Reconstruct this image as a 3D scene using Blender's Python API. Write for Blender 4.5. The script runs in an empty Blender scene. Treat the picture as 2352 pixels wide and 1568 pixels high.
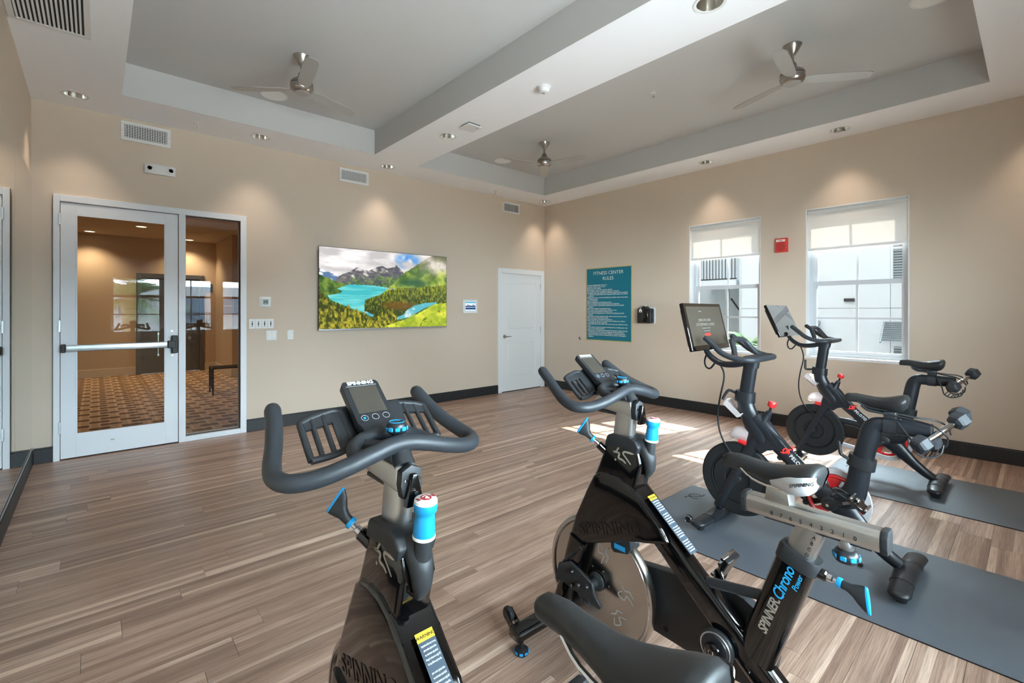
import bpy, bmesh, math, random
import numpy as np
from mathutils import Vector, Matrix
random.seed(7)
S = bpy.context.scene
COL = S.collection
PI = math.pi

# ------------------------------------------------------------------ camera, world, sun, ceiling fill lamps, exposure
CAM_H = 1.40
cd = bpy.data.cameras.new('camera')
cd.sensor_fit = 'HORIZONTAL'; cd.sensor_width = 36.0
cd.lens = 1075.76 / 2352 * 36.0
cd.shift_y = -71.0 / 2352
cd.clip_start = 0.05; cd.clip_end = 300
cam = bpy.data.objects.new('camera', cd)
COL.objects.link(cam)
TH = math.radians(48.314)                       # angle between the view axis and the TV wall
cam.location = (0, 0, CAM_H)
cam.rotation_euler = (PI / 2, 0, -(PI / 2 - TH))
S.camera = cam

S.view_settings.view_transform = 'Standard'
S.view_settings.look = 'None'
S.view_settings.gamma = 1.0
S.view_settings.use_curve_mapping = False
S.view_settings.exposure = 0.2
S.cycles.use_denoising = True
S.cycles.max_bounces = 14
S.cycles.diffuse_bounces = 7
S.cycles.glossy_bounces = 6
S.cycles.transparent_max_bounces = 16
S.cycles.transmission_bounces = 8
S.cycles.sample_clamp_indirect = 8.0
S.cycles.caustics_reflective = False
S.cycles.caustics_refractive = False

W = bpy.data.worlds.new('World'); S.world = W
W.use_nodes = True
bgn = W.node_tree.nodes['Background']
bgn.inputs[0].default_value = (0.72, 0.87, 1.0, 1)
bgn.inputs[1].default_value = 72.0

sd = bpy.data.lights.new('sun', 'SUN')
sd.energy = 30.0; sd.angle = math.radians(0.53); sd.color = (1.0, 0.95, 0.88)
sun = bpy.data.objects.new('sun', sd); COL.objects.link(sun)
sun.rotation_euler = Vector((-1.0, 0.277, -1.0)).to_track_quat('-Z', 'Y').to_euler()

# fill lamps added inside the three rear windows, aimed up to brighten the ceiling
for wx in (0.695, 1.695, 2.745):
    ad = bpy.data.lights.new('window_daylight', 'AREA'); ad.shape = 'RECTANGLE'; ad.size = 0.9; ad.size_y = 1.2
    ad.energy = 8.5; ad.color = (0.84, 0.93, 1.0); ad.spread = math.radians(68)
    ao = bpy.data.objects.new('window_daylight', ad); COL.objects.link(ao)
    ao.location = (wx, -0.93, 1.50)
    ao.rotation_euler = Vector((0, math.cos(math.radians(34)), math.sin(math.radians(34)))).to_track_quat('-Z', 'Z').to_euler()

# ------------------------------------------------------------------ helpers: materials
def lin(c):
    return tuple(((v / 255.0) / 12.92) if v / 255.0 <= 0.04045 else (((v / 255.0 + 0.055) / 1.055) ** 2.4) for v in c)

MATS = {}
def M(name, rgb, rough=0.5, metal=0.0, spec=0.5, coat=0.0, bump=0.0, bscale=200.0, var=0.0, vscale=6.0, emit=None, alpha=None, trans=None, aniso=None):
    """principled material; rgb in sRGB 0..255; fine procedural relief / tone variation"""
    if name in MATS: return MATS[name]
    m = bpy.data.materials.new(name); m.use_nodes = True
    nt = m.node_tree; b = nt.nodes['Principled BSDF']
    c = lin(rgb) + (1,)
    b.inputs['Base Color'].default_value = c
    b.inputs['Roughness'].default_value = rough
    b.inputs['Metallic'].default_value = metal
    b.inputs['Specular IOR Level'].default_value = spec
    b.inputs['Coat Weight'].default_value = coat
    b.inputs['Coat Roughness'].default_value = 0.04
    if alpha is not None: b.inputs['Alpha'].default_value = alpha
    if trans is not None: b.inputs['Transmission Weight'].default_value = trans
    if emit: b.inputs['Emission Color'].default_value = c; b.inputs['Emission Strength'].default_value = emit
    tc = nt.nodes.new('ShaderNodeTexCoord')
    if var > 0:
        n = nt.nodes.new('ShaderNodeTexNoise'); n.inputs['Scale'].default_value = vscale; n.inputs['Detail'].default_value = 4
        nt.links.new(tc.outputs['Object'], n.inputs['Vector'])
        mx = nt.nodes.new('ShaderNodeMix'); mx.data_type = 'RGBA'
        mx.inputs[6].default_value = tuple(v * (1 - var) for v in c[:3]) + (1,)
        mx.inputs[7].default_value = tuple(min(1, v * (1 + var)) for v in c[:3]) + (1,)
        nt.links.new(n.outputs['Fac'], mx.inputs[0]); nt.links.new(mx.outputs[2], b.inputs['Base Color'])
    if bump > 0:
        n = nt.nodes.new('ShaderNodeTexNoise'); n.inputs['Scale'].default_value = bscale; n.inputs['Detail'].default_value = 3
        if aniso:
            mp = nt.nodes.new('ShaderNodeMapping'); mp.inputs['Scale'].default_value = aniso
            nt.links.new(tc.outputs['Object'], mp.inputs[0]); nt.links.new(mp.outputs[0], n.inputs['Vector'])
        else:
            nt.links.new(tc.outputs['Object'], n.inputs['Vector'])
        bp = nt.nodes.new('ShaderNodeBump'); bp.inputs['Strength'].default_value = bump; bp.inputs['Distance'].default_value = 0.002
        nt.links.new(n.outputs['Fac'], bp.inputs['Height']); nt.links.new(bp.outputs[0], b.inputs['Normal'])
    MATS[name] = m
    return m

def glass_mat(name, tint=(1, 1, 1), refl=1.0, ior=1.5):
    """thin pane: clear transmission plus Fresnel reflection"""
    m = bpy.data.materials.new(name); m.use_nodes = True; nt = m.node_tree
    for n in list(nt.nodes): nt.nodes.remove(n)
    out = nt.nodes.new('ShaderNodeOutputMaterial'); mix = nt.nodes.new('ShaderNodeMixShader')
    tr = nt.nodes.new('ShaderNodeBsdfTransparent'); tr.inputs[0].default_value = tuple(tint) + (1,)
    gl = nt.nodes.new('ShaderNodeBsdfGlossy'); gl.inputs['Roughness'].default_value = 0.0
    gl.inputs[0].default_value = (refl, refl, refl, 1)
    fr = nt.nodes.new('ShaderNodeFresnel'); fr.inputs[0].default_value = ior
    ge = nt.nodes.new('ShaderNodeNewGeometry'); inv = nt.nodes.new('ShaderNodeMath'); inv.operation = 'SUBTRACT'; inv.inputs[0].default_value = 1.0
    mu = nt.nodes.new('ShaderNodeMath'); mu.operation = 'MULTIPLY'      # reflect at the outer face only, so the exit face is not totally reflecting
    nt.links.new(ge.outputs['Backfacing'], inv.inputs[1]); nt.links.new(fr.outputs[0], mu.inputs[0]); nt.links.new(inv.outputs[0], mu.inputs[1])
    nt.links.new(mu.outputs[0], mix.inputs[0]); nt.links.new(tr.outputs[0], mix.inputs[1]); nt.links.new(gl.outputs[0], mix.inputs[2])
    nt.links.new(mix.outputs[0], out.inputs[0])
    MATS[name] = m
    return m

def cloth_mat(name, rgb, translucent=0.5, clear=0.1):
    m = bpy.data.materials.new(name); m.use_nodes = True; nt = m.node_tree
    for n in list(nt.nodes): nt.nodes.remove(n)
    out = nt.nodes.new('ShaderNodeOutputMaterial'); a = nt.nodes.new('ShaderNodeMixShader'); bmix = nt.nodes.new('ShaderNodeMixShader')
    df = nt.nodes.new('ShaderNodeBsdfDiffuse'); ts = nt.nodes.new('ShaderNodeBsdfTranslucent'); tp = nt.nodes.new('ShaderNodeBsdfTransparent')
    df.inputs[0].default_value = lin(rgb) + (1,); ts.inputs[0].default_value = lin(rgb) + (1,)
    a.inputs[0].default_value = translucent; bmix.inputs[0].default_value = clear
    nt.links.new(df.outputs[0], a.inputs[1]); nt.links.new(ts.outputs[0], a.inputs[2])
    nt.links.new(a.outputs[0], bmix.inputs[1]); nt.links.new(tp.outputs[0], bmix.inputs[2]); nt.links.new(bmix.outputs[0], out.inputs[0])
    MATS[name] = m
    return m

# ------------------------------------------------------------------ helpers: geometry
class G:
    """collects vertices and faces of one mesh"""
    def __init__(s): s.v = []; s.f = []
    def add(s, vs, fs):
        o = len(s.v); s.v += [tuple(p) for p in vs]; s.f += [tuple(i + o for i in f) for f in fs]; return s
    def box(s, x0, x1, y0, y1, z0, z1, bev=0.0, mat=None, seg=1):
        if bev <= 0:
            vs = [(x, y, z) for z in (z0, z1) for y in (y0, y1) for x in (x0, x1)]
            fs = [(0, 2, 3, 1), (4, 5, 7, 6), (0, 1, 5, 4), (2, 6, 7, 3), (0, 4, 6, 2), (1, 3, 7, 5)]
        else:
            bm = bmesh.new(); bmesh.ops.create_cube(bm, size=1)
            for v in bm.verts: v.co = Vector(((x0 + x1) / 2 + v.co.x * (x1 - x0), (y0 + y1) / 2 + v.co.y * (y1 - y0), (z0 + z1) / 2 + v.co.z * (z1 - z0)))
            bmesh.ops.bevel(bm, geom=bm.edges[:] , offset=min(bev, 0.49 * min(x1 - x0, y1 - y0, z1 - z0)), segments=seg, affect='EDGES', profile=0.5)
            bm.verts.index_update()
            vs = [v.co.copy() for v in bm.verts]; fs = [[v.index for v in f.verts] for f in bm.faces]; bm.free()
        if mat is not None: vs = [mat @ Vector(p) for p in vs]
        return s.add(vs, fs)
    def cbox(s, c, d, bev=0.0, rot=None, seg=1):
        """box by centre and size, rot = Matrix 3x3/4x4 about its centre"""
        m = Matrix.Translation(Vector(c)) @ (rot.to_4x4() if rot is not None else Matrix())
        return s.box(-d[0] / 2, d[0] / 2, -d[1] / 2, d[1] / 2, -d[2] / 2, d[2] / 2, bev, m, seg)
    def prism(s, poly, axis, lo, hi, bev=0.0, seg=1):
        """polygon extruded along axis; poly coords: axis x -> (y,z), y -> (x,z), z -> (x,y)"""
        def P(p, t): return {'x': (t, p[0], p[1]), 'y': (p[0], t, p[1]), 'z': (p[0], p[1], t)}[axis]
        n = len(poly)
        bm = bmesh.new()
        a = [bm.verts.new(P(p, lo)) for p in poly]; b = [bm.verts.new(P(p, hi)) for p in poly]
        bm.faces.new(a); bm.faces.new(b[::-1])
        for i in range(n): bm.faces.new((a[i], b[i], b[(i + 1) % n], a[(i + 1) % n]))
        bmesh.ops.recalc_face_normals(bm, faces=bm.faces[:])
        if bev > 0:
            bmesh.ops.bevel(bm, geom=bm.edges[:], offset=bev, segments=seg, affect='EDGES', profile=0.6, clamp_overlap=True)
        bmesh.ops.triangulate(bm, faces=[f for f in bm.faces if len(f.verts) > 4])
        bm.verts.index_update()
        vs = [v.co.copy() for v in bm.verts]; fs = [[v.index for v in f.verts] for f in bm.faces]; bm.free()
        return s.add(vs, fs)
    def rings(s, rs, closed=False, cap=True):
        n = len(rs[0]); vs = [p for r in rs for p in r]; fs = []
        m = len(rs)
        for i in range(m if closed else m - 1):
            a, b = i * n, ((i + 1) % m) * n
            for j in range(n): fs.append((a + j, a + (j + 1) % n, b + (j + 1) % n, b + j))
        if cap and not closed:
            fs.append(tuple(range(n))[::-1]); fs.append(tuple((m - 1) * n + j for j in range(n)))
        return s.add(vs, fs)
    def tube(s, pts, r, seg=10, closed=False, sub=0, cap=True, round_cap=False):
        pts = [Vector(p) for p in pts]
        rr = list(r) if isinstance(r, (list, tuple)) else [r] * len(pts)
        if sub:
            P, R = [], []; n = len(pts)
            rng = range(n) if closed else range(n - 1)
            for i in rng:
                p0, p1, p2, p3 = (pts[(i - 1) % n], pts[i], pts[(i + 1) % n], pts[(i + 2) % n]) if closed else (pts[max(i - 1, 0)], pts[i], pts[i + 1], pts[min(i + 2, n - 1)])
                for k in range(sub):
                    t = k / sub
                    P.append(0.5 * ((2 * p1) + (p2 - p0) * t + (2 * p0 - 5 * p1 + 4 * p2 - p3) * t * t + (3 * p1 - p0 - 3 * p2 + p3) * t ** 3))
                    R.append(rr[i] * (1 - t) + rr[(i + 1) % n] * t)
            if not closed: P.append(pts[-1]); R.append(rr[-1])
            pts, rr = P, R
        if round_cap and not closed:
            d0 = (pts[0] - pts[1]).normalized(); d1 = (pts[-1] - pts[-2]).normalized(); a0, a1 = pts[0], pts[-1]; r0, r1 = rr[0], rr[-1]
            pre = [(a0 + d0 * r0 * math.sin(t), max(r0 * math.cos(t), 0.02 * r0)) for t in (1.5, 1.1, 0.6)]
            post = [(a1 + d1 * r1 * math.sin(t), max(r1 * math.cos(t), 0.02 * r1)) for t in (0.6, 1.1, 1.5)]
            pts = [p for p, _ in pre] + pts + [p for p, _ in post]; rr = [q for _, q in pre] + rr + [q for _, q in post]
        n = len(pts); rs = []; nrm = None
        for i in range(n):
            if closed: t = (pts[(i + 1) % n] - pts[i - 1])
            else: t = pts[min(i + 1, n - 1)] - pts[max(i - 1, 0)]
            t.normalize()
            if nrm is None:
                nrm = t.orthogonal().normalized()
            else:
                nrm = (nrm - t * nrm.dot(t))
                nrm = nrm.normalized() if nrm.length > 1e-6 else t.orthogonal().normalized()
            bi = t.cross(nrm)
            rs.append([pts[i] + (nrm * math.cos(a) + bi * math.sin(a)) * rr[i] for a in [2 * PI * k / seg for k in range(seg)]])
        return s.rings(rs, closed, cap)
    def cyl(s, a, b, r, r2=None, seg=16):
        return s.tube([a, b], [r, r if r2 is None else r2], seg)
    def lathe(s, prof, c=(0, 0, 0), axis=(0, 0, 1), seg=24, cap=True):
        """prof: [(radius, height)] along axis from c"""
        ax = Vector(axis).normalized(); u = ax.orthogonal().normalized(); w = ax.cross(u); c = Vector(c)
        rs = [[c + ax * h + (u * math.cos(a) + w * math.sin(a)) * max(r, 1e-4) for a in [2 * PI * k / seg for k in range(seg)]] for r, h in prof]
        return s.rings(rs, cap=cap)
    def sweep(s, path, hw, hd, x=0.0, e=2.0, seg=16, sub=0):
        """elliptic member in the y-z plane: path [(y,z)], half width across x, half depth in plane; e = superellipse exponent"""
        pts = [Vector((0, p[0], p[1])) for p in path]; n = len(pts)
        hw = list(hw) if isinstance(hw, (list, tuple)) else [hw] * n
        hd = list(hd) if isinstance(hd, (list, tuple)) else [hd] * n
        if sub:
            P, A, B = [], [], []
            for i in range(n - 1):
                p0, p1, p2, p3 = pts[max(i - 1, 0)], pts[i], pts[i + 1], pts[min(i + 2, n - 1)]
                for k in range(sub):
                    t = k / sub
                    P.append(0.5 * ((2 * p1) + (p2 - p0) * t + (2 * p0 - 5 * p1 + 4 * p2 - p3) * t * t + (3 * p1 - p0 - 3 * p2 + p3) * t ** 3))
                    A.append(hw[i] * (1 - t) + hw[i + 1] * t); B.append(hd[i] * (1 - t) + hd[i + 1] * t)
            P.append(pts[-1]); A.append(hw[-1]); B.append(hd[-1]); pts, hw, hd = P, A, B; n = len(pts)
        rs = []
        for i in range(n):
            t = (pts[min(i + 1, n - 1)] - pts[max(i - 1, 0)]).normalized(); nm = Vector((0, -t.z, t.y))
            ring = []
            for k in range(seg):
                a = 2 * PI * k / seg; ca, sa = math.cos(a), math.sin(a)
                px = math.copysign(abs(ca) ** (2 / e), ca) * hw[i]; pn = math.copysign(abs(sa) ** (2 / e), sa) * hd[i]
                ring.append(Vector((x + px, 0, 0)) + pts[i] + nm * pn)
            rs.append(ring)
        return s.rings(rs)
    def xf(s, m):
        s.v = [tuple(m @ Vector(p)) for p in s.v]; return s
    def obj(s, name, mat, parent=None, smooth=None, kind=None, label=None):
        me = bpy.data.meshes.new(name); me.from_pydata(s.v, [], s.f); me.validate(); me.update()
        bm = bmesh.new(); bm.from_mesh(me); bmesh.ops.recalc_face_normals(bm, faces=bm.faces[:]); bm.to_mesh(me); bm.free()
        if smooth:
            for p in me.polygons: p.use_smooth = True
            me.set_sharp_from_angle(angle=math.radians(smooth))
        me.materials.append(MATS[mat] if isinstance(mat, str) else mat)
        o = bpy.data.objects.new(name, me); COL.objects.link(o)
        if parent is not None: o.parent = parent
        if kind: o['kind'] = kind
        if label: o['label'] = label
        return o

def bx(name, mat, parent, x0, x1, y0, y1, z0, z1, bev=0.0, kind=None, label=None, seg=1):
    return G().box(x0, x1, y0, y1, z0, z1, bev, None, seg).obj(name, mat, parent, 40 if bev else None, kind, label)

def tag(o, label, cat, group=None):
    o['label'] = label; o['category'] = cat
    if group: o['group'] = group
    return o

def thing(name, label, cat, loc=(0, 0, 0), rotz=0.0, group=None):
    o = bpy.data.objects.new(name, None); o.empty_display_size = 0.1; COL.objects.link(o)
    o.location = loc; o.rotation_euler = (0, 0, rotz)
    return tag(o, label, cat, group)

def struct_empty(name, loc=(0, 0, 0)):
    o = bpy.data.objects.new(name, None); o.empty_display_size = 0.1; COL.objects.link(o); o.location = loc; o['kind'] = 'structure'
    return o

def dup(root, loc=None, rotz=None, label=None):
    def cp(o, par):
        c = o.copy(); COL.objects.link(c)
        if par is not None: c.parent = par
        for ch in o.children: cp(ch, c)
        return c
    r = cp(root, None)
    if loc is not None: r.location = loc
    if rotz is not None: r.rotation_euler = (0, 0, rotz)
    if label: r['label'] = label
    return r

def text(body, size, mat, parent, origin, right, up, name='lettering', align='CENTER', shear=0.0, bold=0.0, space=1.0, xs=1.0, lift=0.0006, line=1.0, thick=0.0003):
    """flat lettering as geometry: origin = anchor on the baseline, right / up = reading directions"""
    cu = bpy.data.curves.new(name, 'FONT'); cu.body = body; cu.size = size; cu.align_x = align; cu.shear = shear
    cu.space_character = space; cu.offset = bold; cu.extrude = thick; cu.space_line = line; cu.resolution_u = 3
    t = bpy.data.objects.new('tmp', cu)
    me = bpy.data.meshes.new_from_object(t)
    bpy.data.objects.remove(t); bpy.data.curves.remove(cu)
    r = Vector(right).normalized(); u = Vector(up).normalized(); n = r.cross(u)
    m = Matrix(((r.x * xs, u.x, n.x, 0), (r.y * xs, u.y, n.y, 0), (r.z * xs, u.z, n.z, 0), (0, 0, 0, 1)))
    me.transform(Matrix.Translation(Vector(origin) + n * lift) @ m)
    me.materials.clear(); me.materials.append(MATS[mat])
    me.name = name
    o = bpy.data.objects.new(name, me); COL.objects.link(o)
    if parent is not None: o.parent = parent
    return o

# ------------------------------------------------------------------ materials
M('wall_paint', (205, 190, 173), 0.75, spec=0.3, bump=0.05, bscale=350, var=0.012, vscale=1.5)
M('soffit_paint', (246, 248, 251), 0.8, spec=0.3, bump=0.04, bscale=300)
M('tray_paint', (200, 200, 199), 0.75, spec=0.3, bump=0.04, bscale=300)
M('white_trim', (228, 230, 231), 0.45, bump=0.02, bscale=120)
M('white_frame', (224, 229, 234), 0.4)
M('white_plastic', (226, 227, 226), 0.4)
M('window_vinyl', (196, 200, 205), 0.45)
M('black_base', (32, 34, 37), 0.45, bump=0.03, bscale=90)
M('nickel', (176, 172, 166), 0.28, metal=1.0, bump=0.05, bscale=60, aniso=(1, 1, 30))
M('chrome', (214, 216, 220), 0.1, metal=1.0)
M('dark_metal', (58, 58, 60), 0.35, metal=0.8)
M('alu', (196, 200, 204), 0.35, metal=1.0, bump=0.05, bscale=80, aniso=(1, 20, 20))
M('can_reflector', (214, 212, 206), 0.22, metal=1.0)
M('blade_silver', (176, 175, 172), 0.4, metal=0.3)
M('vent_dark', (52, 54, 55), 0.8)
M('lens_white', (236, 236, 232), 0.35)
M('black_rubber', (28, 29, 31), 0.65, spec=0.3)
M('matte_black', (34, 36, 39), 0.5, spec=0.45, bump=0.05, bscale=500)
M('grip_black', (38, 42, 47), 0.48, spec=0.5, bump=0.06, bscale=700)
M('gloss_black', (5, 5, 6), 0.10, spec=0.4, coat=0.6)
M('satin_black', (30, 33, 37), 0.38, spec=0.5)
M('saddle_black', (36, 37, 38), 0.42, spec=0.45, bump=0.12, bscale=900)
M('saddle_white', (206, 208, 210), 0.4)
M('brushed', (204, 204, 202), 0.34, metal=1.0, bump=0.08, bscale=50, aniso=(40, 1, 40))
M('flywheel_steel', (190, 187, 182), 0.22, metal=1.0, bump=0.03, bscale=30)
M('blue_plastic', (20, 138, 196), 0.35)
M('blue_print', (32, 160, 220), 0.5)
M('white_print', (226, 226, 222), 0.5)
M('silver_print', (186, 182, 172), 0.35, metal=0.6)
M('grey_print', (150, 152, 152), 0.5)
M('red_print', (150, 45, 48), 0.5)
M('red_plastic', (205, 40, 42), 0.25, coat=0.5)
M('red_logo', (224, 52, 48), 0.45)
M('yellow_label', (236, 190, 30), 0.5)
M('label_blue', (52, 66, 80), 0.45)
M('screen_dark', (74, 68, 60), 0.12, spec=0.6)
M('screen_glass', (10, 10, 11), 0.03, spec=0.9, coat=1.0)
M('screen_off', (62, 57, 50), 0.06, spec=0.6)
M('teal_sign', (0, 112, 132), 0.45)
M('gold_edge', (196, 176, 96), 0.5)
M('alarm_red', (200, 58, 48), 0.45)
M('rubber_mat', (84, 91, 99), 0.48, spec=0.5, bump=0.5, bscale=260)
M('rubber_mat_edge', (24, 24, 25), 0.7)
M('frame_black', (26, 30, 36), 0.34, spec=0.5, bump=0.02, bscale=400)
M('guard_grey', (190, 186, 188), 0.35)
M('db_rubber', (44, 46, 50), 0.5, spec=0.4, bump=0.08, bscale=400)
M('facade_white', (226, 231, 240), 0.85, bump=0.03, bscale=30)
M('facade_dark', (96, 90, 84), 0.9, bump=0.05, bscale=20)  # dark tone for the added blockers, so they bounce little light
M('facade_shade', (206, 213, 220), 0.85)  # shaded copy of the facade white, recess shade put into the colour
M('shutter_grey', (140, 148, 154), 0.6)
M('ground', (228, 227, 222), 0.9, var=0.1)
M('palm_green', (84, 110, 62), 0.6, var=0.25, vscale=3)
M('palm_trunk', (150, 132, 112), 0.9, var=0.25, vscale=8, bump=0.6, bscale=20)
M('hall_wall', (196, 170, 138), 0.75, var=0.01)
M('hall_ceil', (196, 176, 150), 0.8)
M('hall_base', (206, 188, 160), 0.6)
M('elev_metal', (112, 106, 98), 0.35, metal=0.7)
M('lamp_glow', (255, 228, 190), 0.5, emit=6.0)
M('can_glow', (255, 236, 210), 0.5, emit=2.2)
M('thermo_lcd', (120, 140, 128), 0.3)
M('panel_navy', (30, 66, 110), 0.4, emit=0.35)
M('panel_teal', (40, 150, 180), 0.4, emit=0.5)
M('panel_pale', (226, 234, 240), 0.4, emit=0.6)
M('outdoor_glass', (70, 92, 108), 0.1, spec=0.7)
M('screen_glare', (12, 12, 13), 0.02, spec=1.0, coat=1.0)
MATS['screen_glare'].node_tree.nodes['Principled BSDF'].inputs['Coat IOR'].default_value = 2.6  # coat reflectivity raised to strengthen the glare on the farther screen
glass_mat('glass_door', (0.88, 0.89, 0.87), 1.0, 1.48)
glass_mat('glass_window', (0.94, 0.97, 0.96), 1.0, 1.45)
glass_mat('clear_plastic', (0.86, 0.84, 0.86), 1.0, 1.6)
cloth_mat('shade_fabric', (236, 234, 230), 0.17, 0.05)
cloth_mat('frosted_plastic', (234, 226, 226), 0.5, 0.35)

def mirror_mat():
    m = bpy.data.materials.new('mirror'); m.use_nodes = True; b = m.node_tree.nodes['Principled BSDF']
    b.inputs['Base Color'].default_value = (0.80, 0.83, 0.80, 1); b.inputs['Metallic'].default_value = 1.0; b.inputs['Roughness'].default_value = 0.0
    MATS['mirror'] = m
mirror_mat()

def wood_mat():
    m = bpy.data.materials.new('plank_wood'); m.use_nodes = True; nt = m.node_tree; L = nt.links
    b = nt.nodes['Principled BSDF']
    tc = nt.nodes.new('ShaderNodeTexCoord'); oi = nt.nodes.new('ShaderNodeObjectInfo')
    mul = nt.nodes.new('ShaderNodeMath'); mul.operation = 'MULTIPLY'; mul.inputs[1].default_value = 87.0
    L.new(oi.outputs['Random'], mul.inputs[0])
    comb = nt.nodes.new('ShaderNodeCombineXYZ'); L.new(mul.outputs[0], comb.inputs[0]); L.new(mul.outputs[0], comb.inputs[1])
    add = nt.nodes.new('ShaderNodeVectorMath'); add.operation = 'ADD'
    L.new(tc.outputs['Object'], add.inputs[0]); L.new(comb.outputs[0], add.inputs[1])
    def noise(sc, detail, rough=0.55, dist=0.0):
        mp = nt.nodes.new('ShaderNodeMapping'); mp.inputs['Scale'].default_value = sc
        n = nt.nodes.new('ShaderNodeTexNoise'); n.inputs['Scale'].default_value = 1.0; n.inputs['Detail'].default_value = detail
        n.inputs['Roughness'].default_value = rough; n.inputs['Distortion'].default_value = dist
        L.new(add.outputs[0], mp.inputs[0]); L.new(mp.outputs[0], n.inputs['Vector']); return n
    strip = noise((0.22, 15, 1), 1.0, 0.45)          # light and dark bands along the board
    grain = noise((5, 190, 1), 5.0, 0.65, 0.25)     # fine grain
    fig = noise((1.6, 34, 1), 3.0, 0.6, 1.2)        # figure
    sep = nt.nodes.new('ShaderNodeSeparateXYZ'); L.new(tc.outputs['Object'], sep.inputs[0])
    wob = noise((0.6, 3, 1), 1.0)                    # strips inside a board are not all equally wide
    wm = nt.nodes.new('ShaderNodeMath'); wm.operation = 'MULTIPLY_ADD'; wm.inputs[1].default_value = 0.03; L.new(wob.outputs['Fac'], wm.inputs[0]); L.new(sep.outputs[1], wm.inputs[2])
    fl = nt.nodes.new('ShaderNodeMath'); fl.operation = 'MULTIPLY'; fl.inputs[1].default_value = 33.0; L.new(wm.outputs[0], fl.inputs[0])
    fl2 = nt.nodes.new('ShaderNodeMath'); fl2.operation = 'FLOOR'; L.new(fl.outputs[0], fl2.inputs[0])
    cw = nt.nodes.new('ShaderNodeCombineXYZ'); L.new(fl2.outputs[0], cw.inputs[0]); L.new(mul.outputs[0], cw.inputs[1])
    wn = nt.nodes.new('ShaderNodeTexWhiteNoise'); wn.noise_dimensions = '2D'; L.new(cw.outputs[0], wn.inputs['Vector'])
    bl = nt.nodes.new('ShaderNodeMix'); bl.data_type = 'FLOAT'; bl.inputs[0].default_value = 0.52; L.new(strip.outputs['Fac'], bl.inputs[2]); L.new(wn.outputs['Value'], bl.inputs[3])
    r1 = nt.nodes.new('ShaderNodeValToRGB'); e = r1.color_ramp.elements
    e[0].position = 0.20; e[0].color = lin((146, 120, 106)) + (1,); e[1].position = 0.80; e[1].color = lin((222, 198, 180)) + (1,)
    k = r1.color_ramp.elements.new(0.45); k.color = lin((168, 141, 125)) + (1,)
    k2 = r1.color_ramp.elements.new(0.68); k2.color = lin((184, 157, 141)) + (1,)
    L.new(bl.outputs[0], r1.inputs[0])
    r2 = nt.nodes.new('ShaderNodeValToRGB'); e = r2.color_ramp.elements
    e[0].position = 0.34; e[0].color = (0.50, 0.46, 0.44, 1); e[1].position = 0.58; e[1].color = (1.06, 1.05, 1.05, 1)
    L.new(grain.outputs['Fac'], r2.inputs[0])
    r3 = nt.nodes.new('ShaderNodeValToRGB'); e = r3.color_ramp.elements
    e[0].position = 0.35; e[0].color = (0.80, 0.77, 0.75, 1); e[1].position = 0.65; e[1].color = (1.08, 1.07, 1.06, 1)
    L.new(fig.outputs['Fac'], r3.inputs[0])
    def mulc(a, c, f):
        x = nt.nodes.new('ShaderNodeMix'); x.data_type = 'RGBA'; x.blend_type = 'MULTIPLY'; x.inputs[0].default_value = f
        L.new(a, x.inputs[6]); L.new(c, x.inputs[7]); return x.outputs[2]
    c = mulc(r1.outputs[0], r2.outputs[0], 0.75); c = mulc(c, r3.outputs[0], 0.8)
    tone = nt.nodes.new('ShaderNodeMapRange'); tone.inputs[3].default_value = 0.84; tone.inputs[4].default_value = 1.10
    L.new(oi.outputs['Random'], tone.inputs[0])
    cc = nt.nodes.new('ShaderNodeCombineColor')
    for i in range(3): L.new(tone.outputs[0], cc.inputs[i])
    c = mulc(c, cc.outputs[0], 1.0)
    L.new(c, b.inputs['Base Color'])
    b.inputs['Roughness'].default_value = 0.36; b.inputs['Specular IOR Level'].default_value = 0.4
    bp = nt.nodes.new('ShaderNodeBump'); bp.inputs['Strength'].default_value = 0.12; bp.inputs['Distance'].default_value = 0.001
    L.new(grain.outputs['Fac'], bp.inputs['Height']); L.new(bp.outputs[0], b.inputs['Normal'])
    MATS['plank_wood'] = m
wood_mat()

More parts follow.
